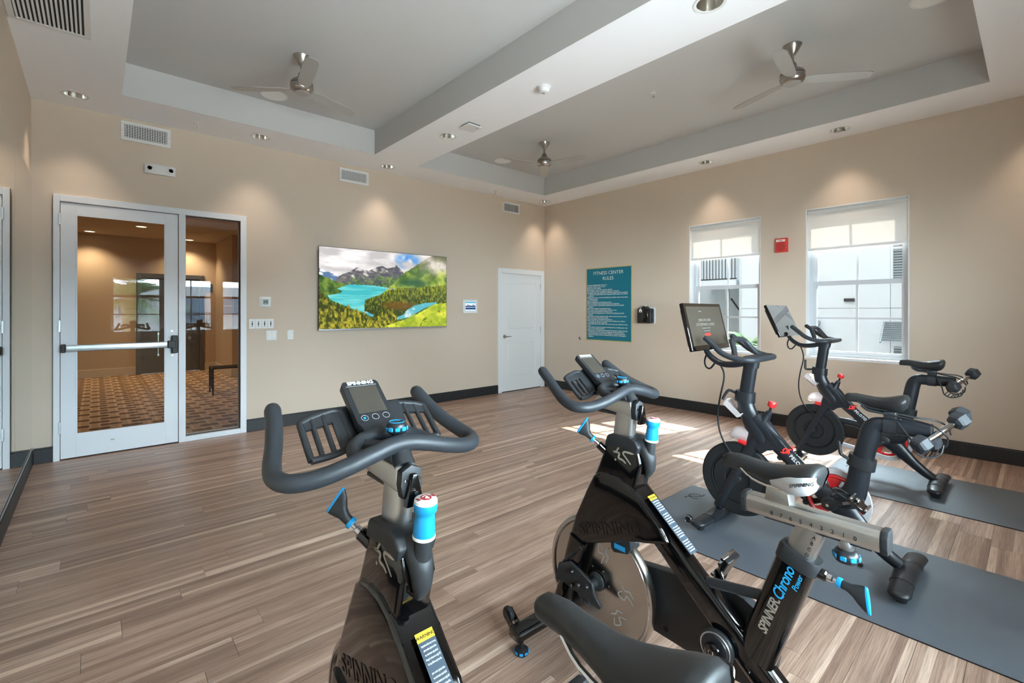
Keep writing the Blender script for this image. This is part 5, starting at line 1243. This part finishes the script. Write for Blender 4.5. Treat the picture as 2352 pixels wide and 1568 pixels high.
# ------------------------------------------------------------------ studio bikes with touchscreens, floor mats, dumbbells
PLOGO_C = (-.006, .572)
def studio_bike(label, loc, tilt, sup, sback, lit):
    B = thing('studio_bike', label, 'exercise bike', loc, 0.0, 'matte black studio bikes with screens')
    # ---- frame: head, fork, diagonal, U under the seat tube, rear leg
    g = G()
    g.sweep([(.243, .855), (.240, .80), (.222, .74), (.190, .68), (.155, .62), (.135, .575)], [.034, .034, .036, .040, .040, .034], [.048, .050, .054, .062, .064, .05], seg=24, sub=4)
    g.sweep([(.145, .66), (.185, .575), (.245, .455), (.325, .29), (.405, .12), (.415, .10)], [.036, .034, .030, .027, .025, .025], [.060, .052, .037, .034, .032, .032], seg=24, sub=4)
    g.sweep([(.185, .72), (.120, .655), (.050, .575), (-.030, .500), (-.120, .420), (-.185, .362), (-.235, .338), (-.285, .345), (-.325, .385), (-.345, .45), (-.356, .52), (-.363, .572)], [.036, .036, .032, .029, .029, .031, .034, .036, .036, .034, .033, .033], [.055, .056, .045, .040, .042, .048, .055, .060, .058, .052, .050, .050], seg=24, sub=4)
    g.sweep([(-.225, .345), (-.310, .270), (-.400, .180), (-.480, .112), (-.535, .082)], [.030, .028, .026, .028, .034], [.070, .055, .040, .034, .030], seg=24, sub=4)
    g.sweep([(.225, .415), (.10, .425), (-.02, .415), (-.13, .385), (-.21, .345)], [.022, .020, .020, .022, .026], [.030, .028, .028, .032, .036], x=.012, seg=20, sub=4)
    g.prism([(.212, .655), (.165, .735), (.10, .690), (.03, .620), (-.03, .555), (-.015, .535), (.06, .548), (.105, .536), (.14, .505), (.20, .545)], 'x', -.031, .031, .020, 4)
    fr = g.obj('frame', 'frame_black', B, 60)
    # knob boss and brake knob
    G().tube([(0, .135, .700), (0, .108, .752), (0, .098, .772)], [.034, .020, .017], 16, sub=3).obj('knob_boss', 'frame_black', fr, 60)
    kx, kd = Vector((0, .098, .770)), Vector((0, -.30, 1)).normalized()
    kn = G().lathe([(.007, 0), (.007, .03), (.012, .032), (.021, .034), (.0245, .040), (.0245, .062), (.021, .068), (0, .069)], kx, kd, 20).obj('resistance_knob', 'red_plastic', B, 40)
    G().lathe([(.0072, -.002), (.0085, .01), (.0072, .03)], kx, kd, 14).obj('knob_stem', 'black_rubber', kn, 40)
    # logo and lettering down the diagonal tube, on both sides
    dd = Vector((0, -.745, -.667)); du = Vector((0, -.667, .745))
    for sg in (-1, 1):
        xx = sg * .0350; c = Vector((xx, -.004, .556))
        ang = [(-.018 * math.sin(a), .018 * math.cos(a)) for a in [2 * PI * k / 20 for k in range(18)]]
        ring = G().tube([c + Vector((0, .0165 * math.cos(a), .0165 * math.sin(a))) for a in [-.9 + 4.9 * k / 16 for k in range(17)]], .0042, 6)
        ring.tube([c + Vector((0, .030, -.010)), c + Vector((0, .014, -.012)), c + Vector((0, .004, -.006)), c + Vector((0, -.004, .004)), c + Vector((0, -.018, .016)), c + Vector((0, -.030, .014))], [.003, .0042, .0042, .0042, .0042, .003], 6, sub=3)
        ring.tube([c + Vector((0, .006, -.005)), c + Vector((0, -.002, -.009)), c + Vector((0, -.008, -.002)), c + Vector((0, -.003, .006))], .0038, 6, sub=3)
        for i, v in enumerate(ring.v): ring.v[i] = (xx - sg * .003 + (v[0] - xx) * .5, v[1], v[2])
        ring.obj('logo', 'red_logo', fr)
        o = Vector((sg * .0312, -.026, .538)) if sg < 0 else Vector((sg * .0305, -.122, .452))
        text('PELOTON', .030, 'white_print', fr, o + du * -.010, dd if sg < 0 else -dd, du, align='LEFT', bold=.0006, space=1.14, xs=.86, lift=.0008)
    # ---- handlebar column
    co = G().sweep([(.246, .815), (.240, .880)], [.046, .046], [.060, .058], e=2.6, seg=28).obj('column_collar', 'satin_black', B, 50)
    lv = G().tube([(-.030, .292, .868), (-.030, .322, .878), (-.034, .338, .874), (-.036, .362, .835), (-.036, .370, .815)] if lit else [(-.03, .292, .862), (-.03, .335, .858), (-.03, .350, .868), (-.03, .350, .91), (-.03, .350, .945)], [.009, .009, .010, .009, .009], 10, sub=2).obj('clamp_lever', 'matte_black', co, 50)
    dz = .03 if not lit else 0.0
    G().sweep([(.238, .86), (.205, 1.075 + dz)], [.030, .030], [.041, .041], e=2.6, seg=28).obj('handlebar_post', 'frame_black', B, 50)
    G().sweep([(.207, 1.035 + dz), (.203, 1.08 + dz)], [.032, .032], [.044, .048], e=2.6, seg=28).obj('post_head', 'satin_black', B, 50)
    z = 1.098 + dz; hb = G()
    side = [(-.195, .405, z + .118), (-.205, .355, z + .080), (-.214, .305, z + .040), (-.214, .255, z + .016), (-.205, .195, z + .002), (-.190, .150, z), (-.150, .128, z), (-.08, .122, z), (0, .120, z)]
    full = side + [(-x, y, q) for x, y, q in side[:-1][::-1]]
    hb.tube(full, .0175, 16, sub=4, round_cap=True)
    hp = [(-.205, .225, z + .006), (-.165, .238, z + .018), (-.125, .262, z + .062), (-.095, .285, z + .100), (-.05, .296, z + .110), (0, .298, z + .110)]
    hb.tube(hp + [(-x, y, q) for x, y, q in hp[:-1][::-1]], .0165, 16, sub=4)
    hb.tube([(-.185, .16, z), (-.10, .205, z - .004), (0, .218, z - .006), (.10, .205, z - .004), (.185, .16, z)], .018, 14, sub=4)
    hbo = hb.obj('handlebar', 'grip_black', B, 60)
    for sg in (-1, 1): G().tube([(sg * .194, .408, z + .120), (sg * .1935, .411, z + .1225)], .0182, 16).obj('bar_plug', 'black_rubber', hbo, 60)
    # screen arm, touchscreen, cable
    sb = Vector((0, .462 + dz, 1.150 + dz))
    ar = G().sweep([(.215, 1.070 + dz), (.30, 1.046 + dz), (.385, 1.042 + dz), (.455, 1.075 + dz), (.50, 1.13 + dz), (.515, 1.22 + dz)], [.026, .026, .026, .026, .024, .022], [.020, .021, .020, .019, .015, .012], seg=18, sub=4).obj('screen_arm', 'frame_black', B, 60)
    sm = Matrix.Translation((0, .459 + (.02 if not lit else 0), 1.136 + (.022 if not lit else 0))) @ Matrix.Rotation(-tilt, 4, 'X')
    sc = G().box(-.267, .267, -.004, .022, -.004, .316, .008, None, 3).xf(sm).obj('touchscreen', 'gloss_black', B, 40)
    G().box(-.24, .24, .022, .040, .03, .28, .012, None, 2).xf(sm).obj('screen_back', 'matte_black', sc, 45)
    gl = G().box(-.262, .262, -.0048, -.0038, .001, .311).xf(sm).obj('cover_glass', 'screen_glass' if lit else 'screen_glare', sc)
    if lit:
        dp = G().box(-.240, .240, -.0054, -.0046, .030, .292).xf(sm).obj('display', 'screen_dark', gl)
        r3 = sm.to_3x3()
        def tx(s, size, zz, mat, xx=0.0, al='CENTER'): return text(s, size, mat, dp, sm @ Vector((xx, -.0054, zz)), (1, 0, 0), r3 @ Vector((0, 0, 1)), align=al, name='screen_text')
        tx('JOIN LIVE AND', .026, .190, 'silver_print', -.02); tx('ON DEMAND CLASSES', .026, .160, 'silver_print', -.02)
        tx('thousands of workouts', .0125, .140, 'grey_print', -.02); tx('on your schedule', .0125, .122, 'grey_print', -.02); tx('peloton', .012, .255, 'grey_print', -.06)
        G().box(-.06, .02, -.0060, -.0053, .092, .108).xf(sm).obj('screen_button', 'red_logo', dp)
    G().tube([(0, .485, 1.12 + dz), (.0, .508, 1.06 + dz), (.0, .500, 1.015 + dz), (-.0, .470, 1.005 + dz), (0, .43, 1.055 + dz)], .006, 8, sub=4).obj('cable_loop', 'black_rubber', ar, 60)
    G().tube([(0, .44, 1.06 + dz), (-.01, .395, 1.03 + dz), (-.02, .368, .96), (-.02, .395, .82), (-.03, .405, .70), (-.03, .385, .58), (-.03, .33, .49), (-.03, .27, .455), (-.02, .22, .45)], .0055, 8, sub=5).obj('screen_cable', 'black_rubber', B, 60)
    # ---- clear bottle holder and brake cover on the head
    bh = G()
    bm_ = Matrix.Translation((0, .298, .765)) @ Matrix.Rotation(math.radians(40), 4, 'X')
    bh.box(-.075, .075, -.055, .060, -.012, -.008, .002).box(-.075, .075, -.058, -.054, -.012, .020, .001).box(-.079, -.075, -.055, .060, -.012, .022, .001).box(.075, .079, -.055, .060, -.012, .022, .001).box(-.075, .075, .058, .064, -.010, .03, .001)
    bho = bh.xf(bm_).obj('bottle_holder', 'frosted_plastic', B, 40)
    for p in ((-.05, -.02), (-.05, .03), (.05, -.02), (.05, .03)): G().lathe([(0, .004), (.005, .004), (.006, 0)], (p[0], p[1], -.008), (0, 0, 1), 10).xf(bm_).obj('screw', 'chrome', bho, 40)
    G().box(-.02, .02, -.05, .035, -.034, -.013, .004).xf(bm_).obj('holder_bracket', 'black_rubber', bho, 40)
    G().sweep([(.245, .715), (.225, .675), (.214, .640), (.208, .605)], [.010, .010, .010, .012], [.006, .006, .006, .006], seg=10, sub=3).obj('cover_stay', 'frosted_plastic', bho, 60)
    bc = G().sweep([(.325, .570), (.315, .588), (.290, .602), (.255, .605), (.220, .598)], [.010, .034, .042, .040, .034], [.012, .028, .044, .048, .050], seg=20, sub=3).obj('brake_cover', 'frosted_plastic', B, 60)
    G().sweep([(.275, .565), (.225, .555)], [.030, .030], [.026, .030], seg=14).obj('brake_pad', 'red_plastic', bc, 50)
    # ---- flywheel and belt guard
    fc = (.006, .288, .312)
    fw = G().lathe([(0, -.012), (.075, -.012), (.080, -.022), (.150, -.022), (.158, -.014), (.168, -.022), (.222, -.024), (.231, -.016), (.232, 0), (.231, .016), (.222, .024), (0, .024)], fc, (1, 0, 0), 72).obj('flywheel', 'black_rubber', B, 35)
    G().tube([(-.0170, fc[1] + .163 * math.cos(a), fc[2] + .163 * math.sin(a)) for a in [2 * PI * k / 64 for k in range(64)]], .002, 6, closed=True).obj('groove_ring', 'dark_metal', fw, 60)
    G().lathe([(0, -.030), (.02, -.030), (.028, -.012)], fc, (1, 0, 0), 20).obj('hub', 'satin_black', fw, 45)
    cy, cz = -.226, .318
    def stad(r0, r1):
        d_ = math.atan2(r1 - r0, fc[1] - cy)
        return [(fc[1] + r0 * math.cos(a), fc[2] + r0 * math.sin(a)) for a in [PI / 2 - PI * k / 14 for k in range(15)]] + [(cy + r1 * math.cos(a), cz + r1 * math.sin(a)) for a in [-PI / 2 - PI * k / 18 for k in range(19)]]
    go, gi = stad(.085, .175), stad(.055, .145); n = len(go); x0, x1 = .048, .074
    vs = [(x0, a, b) for a, b in go] + [(x1, a, b) for a, b in go] + [(x0, a, b) for a, b in gi] + [(x1, a, b) for a, b in gi]
    fs = []
    for i in range(n):
        j = (i + 1) % n
        fs += [(i, j, n + j, n + i), (2 * n + i, 3 * n + i, 3 * n + j, 2 * n + j), (n + i, n + j, 3 * n + j, 3 * n + i), (i, 2 * n + i, 2 * n + j, j)]
    bg = G().add(vs, fs).obj('belt_guard', 'guard_grey', B, 50)
    pu = G()
    for r in (.128, .038): pu.tube([(.058, cy + r * math.cos(a), cz + r * math.sin(a)) for a in [2 * PI * k / 48 for k in range(48)]], .012, 8, closed=True)
    for k in range(5):
        a = 2 * PI * k / 5 + .3; u = Vector((0, math.cos(a), math.sin(a))); v = Vector((0, -math.sin(a), math.cos(a))); c = Vector((.058, cy, cz))
        pu.rings([[c + u * r + v * w + Vector((t_, 0, 0)) for w, t_ in ((-hw, -.006), (hw, -.006), (hw, .006), (-hw, .006))] for r, hw in ((.03, .030), (.08, .022), (.125, .046))])
    pu.obj('pulley', 'red_plastic', B, 50)
    # ---- cranks and pedals
    bbk = G().lathe([(.040, -.030), (.040, -.042), (.034, -.046), (0, -.046)], (0, cy, cz), (1, 0, 0), 28).obj('bottom_bracket', 'satin_black', B, 45)
    an = math.radians(155 if lit else -45)
    for sg, a in ((-1, an), (1, an + PI)):
        e = Vector((0, math.cos(a), math.sin(a))) * .170; c0 = Vector((sg * .070, cy, cz)); c1 = c0 + e + Vector((sg * .012, 0, 0))
        nn = Vector((0, -e.z, e.y)).normalized(); ex = Vector((1, 0, 0))
        ck = G().rings([[c0.lerp(c1, t_) + nn * (w * math.cos(q)) + ex * (.008 * math.sin(q)) for q in [2 * PI * k / 16 for k in range(16)]] for t_, w in ((-.12, .008), (-.09, .017), (0, .022), (.15, .017), (.8, .015), (1.0, .016), (1.07, .010))]).obj('crank', 'matte_black', B, 50)
        G().lathe([(.008, -.002), (.008, .011), (0, .011)], c0, (sg, 0, 0), 12).obj('crank_bolt', 'chrome', ck, 40)
        q = c0.lerp(c1, .62); 
        G().add([q + Vector((sg * .0095, 0, 0)) + e.normalized() * a_ + nn * b_ for a_, b_ in ((-.025, -.008), (.025, -.008), (.025, .008), (-.025, .008))], [(0, 1, 2, 3)]).obj('crank_label', 'grey_print', ck)
        pedal(B, c1 + Vector((sg * .008, 0, 0)), sg, 'gloss_black', tilt=math.radians(35 if lit else -50))
    # ---- seat collar, post, slide, saddle
    G().sweep([(-.3605, .545), (-.3715, .606)], [.046, .046], [.064, .062], e=2.6, seg=28).obj('seat_collar', 'satin_black', B, 50)
    G().tube([(-.03, -.315, .585), (-.032, -.286, .600), (-.034, -.276, .615), (-.034, -.270, .675)], [.008, .009, .009, .008], 10, sub=3).obj('clamp_lever', 'matte_black', B, 50)
    zt = .792 + sup
    G().sweep([(-.365, .57), (-.392, .69 + sup * .8), (-.405, .748 + sup), (-.422, .780 + sup), (-.450, .792 + sup), (-.50, zt), (-.648, zt)], [.034, .034, .034, .034, .034, .034, .034], [.047, .047, .046, .043, .040, .040, .039], seg=26, sub=4).obj('seat_post', 'frame_black', B, 60)
    G().sweep([(-.648, zt), (-.654, zt)], [.035, .033], [.040, .038], seg=26).obj('post_cap', 'black_rubber', B, 50)
    G().sweep([(-.462 - sback, zt), (-.515 - sback, zt)], [.037, .037], [.044, .044], e=2.6, seg=26).obj('slide_sleeve', 'satin_black', B, 50)
    nose = -.287 - sback; zs = .945 + sup
    sd_ = saddle(B, nose, zs, .275, .145)
    G().box(-.022, .022, -.515 - sback, -.462 - sback, zt + .040, zt + .078, .005, None, 2).obj('saddle_clamp', 'matte_black', sd_, 45)
    for sg in (-1, 1): G().tube([(sg * .018, nose - .08, zs - .060), (sg * .020, nose - .11, zs - .082), (sg * .020, nose - .15, zs - .086), (sg * .018, -.48 - sback, zt + .062)], .007, 8, sub=3).obj('clamp_arm', 'matte_black', sd_, 50)
    # ---- dumbbell rack behind the seat
    rk = G()
    for sg in (-1, 1):
        rk.tube([(sg * .030, -.50 - sback, zt + .062), (sg * .045, -.60, zt + .052), (sg * .075, -.66, zt + .045), (sg * .085, -.70, zt + .020), (sg * .05, -.715, zt - .01)], .0045, 7, sub=3)
        rk.tube([(sg * .040, -.52 - sback, zt + .035), (sg * .09, -.585, zt - .040), (sg * .115, -.60, zt - .085), (sg * .115, -.640, zt - .105), (sg * .10, -.690, zt - .085), (sg * .08, -.70, zt - .04)], .0045, 7, sub=3)
    for k in range(5): rk.tube([(-.115, -.60 - .018 * k, zt - .088 - .008 * min(k, 4 - k)), (.115, -.60 - .018 * k, zt - .088 - .008 * min(k, 4 - k))], .0035, 6)
    rk.obj('dumbbell_rack', 'matte_black', B, 60)
    # ---- feet
    for nm, y, dirn in (('front_foot', .43, 1), ('rear_foot', -.565, -1)):
        secs = [(-.285, .006, .004), (-.278, .034, .016), (-.25, .046, .023), (-.12, .047, .024), (-.05, .050, .034), (0, .052, .040), (.05, .050, .034), (.12, .047, .024), (.25, .046, .023), (.278, .034, .016), (.285, .006, .004)]
        zf = .048
        g = G().rings([[(x, y + dirn * .025 * (1 - (x / .28) ** 2) * -.6 + hy * math.cos(a), zf + hz * math.sin(a)) for a in [2 * PI * k / 24 for k in range(24)]] for x, hy, hz in secs])
        ft = g.obj(nm, 'satin_black', B, 60)
        for sg in (-1, 1):
            G().rings([[(sg * x, y + dirn * .025 * (1 - (x / .28) ** 2) * -.6 + (.0495 + .001 * (x - .1)) * math.cos(a), zf + .0265 * math.sin(a)) for a in [2 * PI * k / 24 for k in range(24)]] for x in (.105, .135)]).obj('foot_band', 'frame_black', ft, 60)
            G().lathe([(0, 0), (.020, 0), (.020, .010), (.010, .012), (.010, .03)], (sg * .215, y, .0145), (0, 0, 1), 16).obj('leveling_foot', 'black_rubber', ft, 45)
            G().lathe([(0, -.0125), (.022, -.0125), (.022, 0), (0, 0)], (sg * .215, y, .0145), (0, 0, 1), 16).obj('foot_pad', 'black_rubber', ft, 45)
            if dirn > 0:
                G().lathe([(.010, -.010), (.024, -.010), (.027, 0), (.024, .010), (.010, .010)], (sg * .262, y + .055, .062), (1, 0, 0), 24).obj('transport_wheel', 'black_rubber', ft, 45)
                G().tube([(sg * .262 - .0108, y + .055 + .021 * math.cos(a), .062 + .021 * math.sin(a)) for a in [2 * PI * k / 28 for k in range(28)]], .0032, 6, closed=True).obj('wheel_rim', 'chrome', ft, 60)
                G().box(sg * .262 - .016, sg * .262 + .016, y + .005, y + .048, .045, .065, .004).obj('wheel_arm', 'satin_black', ft, 40)
    return B

MAT_T = .006
def floor_mat(label, x0, x1, y0, y1, rot=0.0):
    t = thing('floor_mat', label, 'mat', ((x0 + x1) / 2, (y0 + y1) / 2, 0), rot, 'black rubber bike mats')
    w, h = (x1 - x0) / 2, (y1 - y0) / 2
    r = .02
    pts = []
    for cx, cy, a0 in ((w - r, h - r, 0), (-w + r, h - r, PI / 2), (-w + r, -h + r, PI), (w - r, -h + r, 1.5 * PI)):
        pts += [(cx + r * math.cos(a0 + k * PI / 8), cy + r * math.sin(a0 + k * PI / 8)) for k in range(5)]
    b = G().prism(pts, 'z', .0006, MAT_T - .0006).obj('mat_body', 'rubber_mat_edge', t)
    G().prism([(p[0] * .998, p[1] * .999) for p in pts], 'z', MAT_T - .0006, MAT_T).obj('mat_surface', 'rubber_mat', t)
    c = Vector((w - .20, h - .13, MAT_T))
    g = G().tube([c + Vector((.045 * math.cos(a), .045 * math.sin(a), .0)) for a in [-.9 + 4.9 * k / 16 for k in range(17)]], .006, 6)
    g.tube([c + Vector((.08, -.03, 0)), c + Vector((.03, -.03, 0)), c + Vector((-.01, .01, 0)), c + Vector((-.05, .045, 0)), c + Vector((-.08, .04, 0))], .006, 6, sub=3)
    for i, v in enumerate(g.v): g.v[i] = (v[0], v[1], MAT_T + (v[2] - MAT_T) * .2)
    g.obj('mat_logo', 'rubber_mat_edge', t, 60)
    return t
floor_mat('black rubber mat under the nearer studio bike', 2.60, 3.57, -.02, 1.84)
floor_mat('black rubber mat under the farther studio bike by the windows', 4.39, 5.31, -.60, 1.23)

studio_bike('matte black studio bike with lit dark screen, nearer of the two', (3.10, 1.0, MAT_T), math.radians(13.5), 0.0, 0.0, True)
studio_bike('matte black studio bike with window glare on its screen, nearer the windows', (4.90, 1.07, MAT_T), math.radians(24), .055, .03, False)

def dumbbell(label, a, b, roll=0.3):
    a, b = Vector(a), Vector(b); ax = (b - a).normalized(); t = thing('dumbbell', label, 'dumbbell', a, 0, 'hex dumbbells in the bike racks')
    u = ax.orthogonal().normalized(); w = ax.cross(u); L_ = (b - a).length
    G().rings([[ax * h + (u * math.cos(q) + w * math.sin(q)) * r for q in [2 * PI * k / 16 for k in range(16)]] for h, r in ((0, .0115), (L_ * .2, .0115), (L_ * .3, .014), (L_ * .5, .0155), (L_ * .7, .014), (L_ * .8, .0115), (L_, .0115))]).obj('handle', 'chrome', t, 60)
    for c in (0, L_):
        g = G().rings([[ax * (c + h) + (u * math.cos(q) + w * math.sin(q)) * r for q in [2 * PI * k / 6 + roll for k in range(6)]] for h, r in ((-.036, .022), (-.030, .036), (-.018, .043), (.018, .043), (.030, .036), (.036, .022))])
        g.obj('head', 'db_rubber', t)
    return t
def dbp(cx, cy, p): return (cx + p[0], cy + p[1], p[2] + MAT_T)
dumbbell('grey hex dumbbell in front on the nearer bike rack, tilted up to the right', dbp(3.10, 1.0, (-.095, -.622, .742)), dbp(3.10, 1.0, (.100, -.740, .850)))
dumbbell('second hex dumbbell half hidden behind the first on the nearer bike', dbp(3.10, 1.0, (.012, -.645, .742)), dbp(3.10, 1.0, (.207, -.735, .858)), .7)
dumbbell('hex dumbbell resting on the rack of the farther bike', dbp(4.90, 1.07, (-.10, -.650, .823)), dbp(4.90, 1.07, (.10, -.740, .912)))
t = thing('rubber_cap', 'tiny black round cap lying on the nearer mat', 'cap', (3.125, .646, MAT_T))
G().lathe([(0, 0), (.011, 0), (.013, .004), (.012, .012), (.006, .015), (0, .013)], (0, 0, .0002), (0, 0, 1), 16).obj('cap_body', 'black_rubber', t, 40)
G().lathe([(0, .0155), (.0035, .0155), (.0035, .012)], (0, 0, .0002), (0, 0, 1), 8).obj('cap_insert', 'chrome', t)
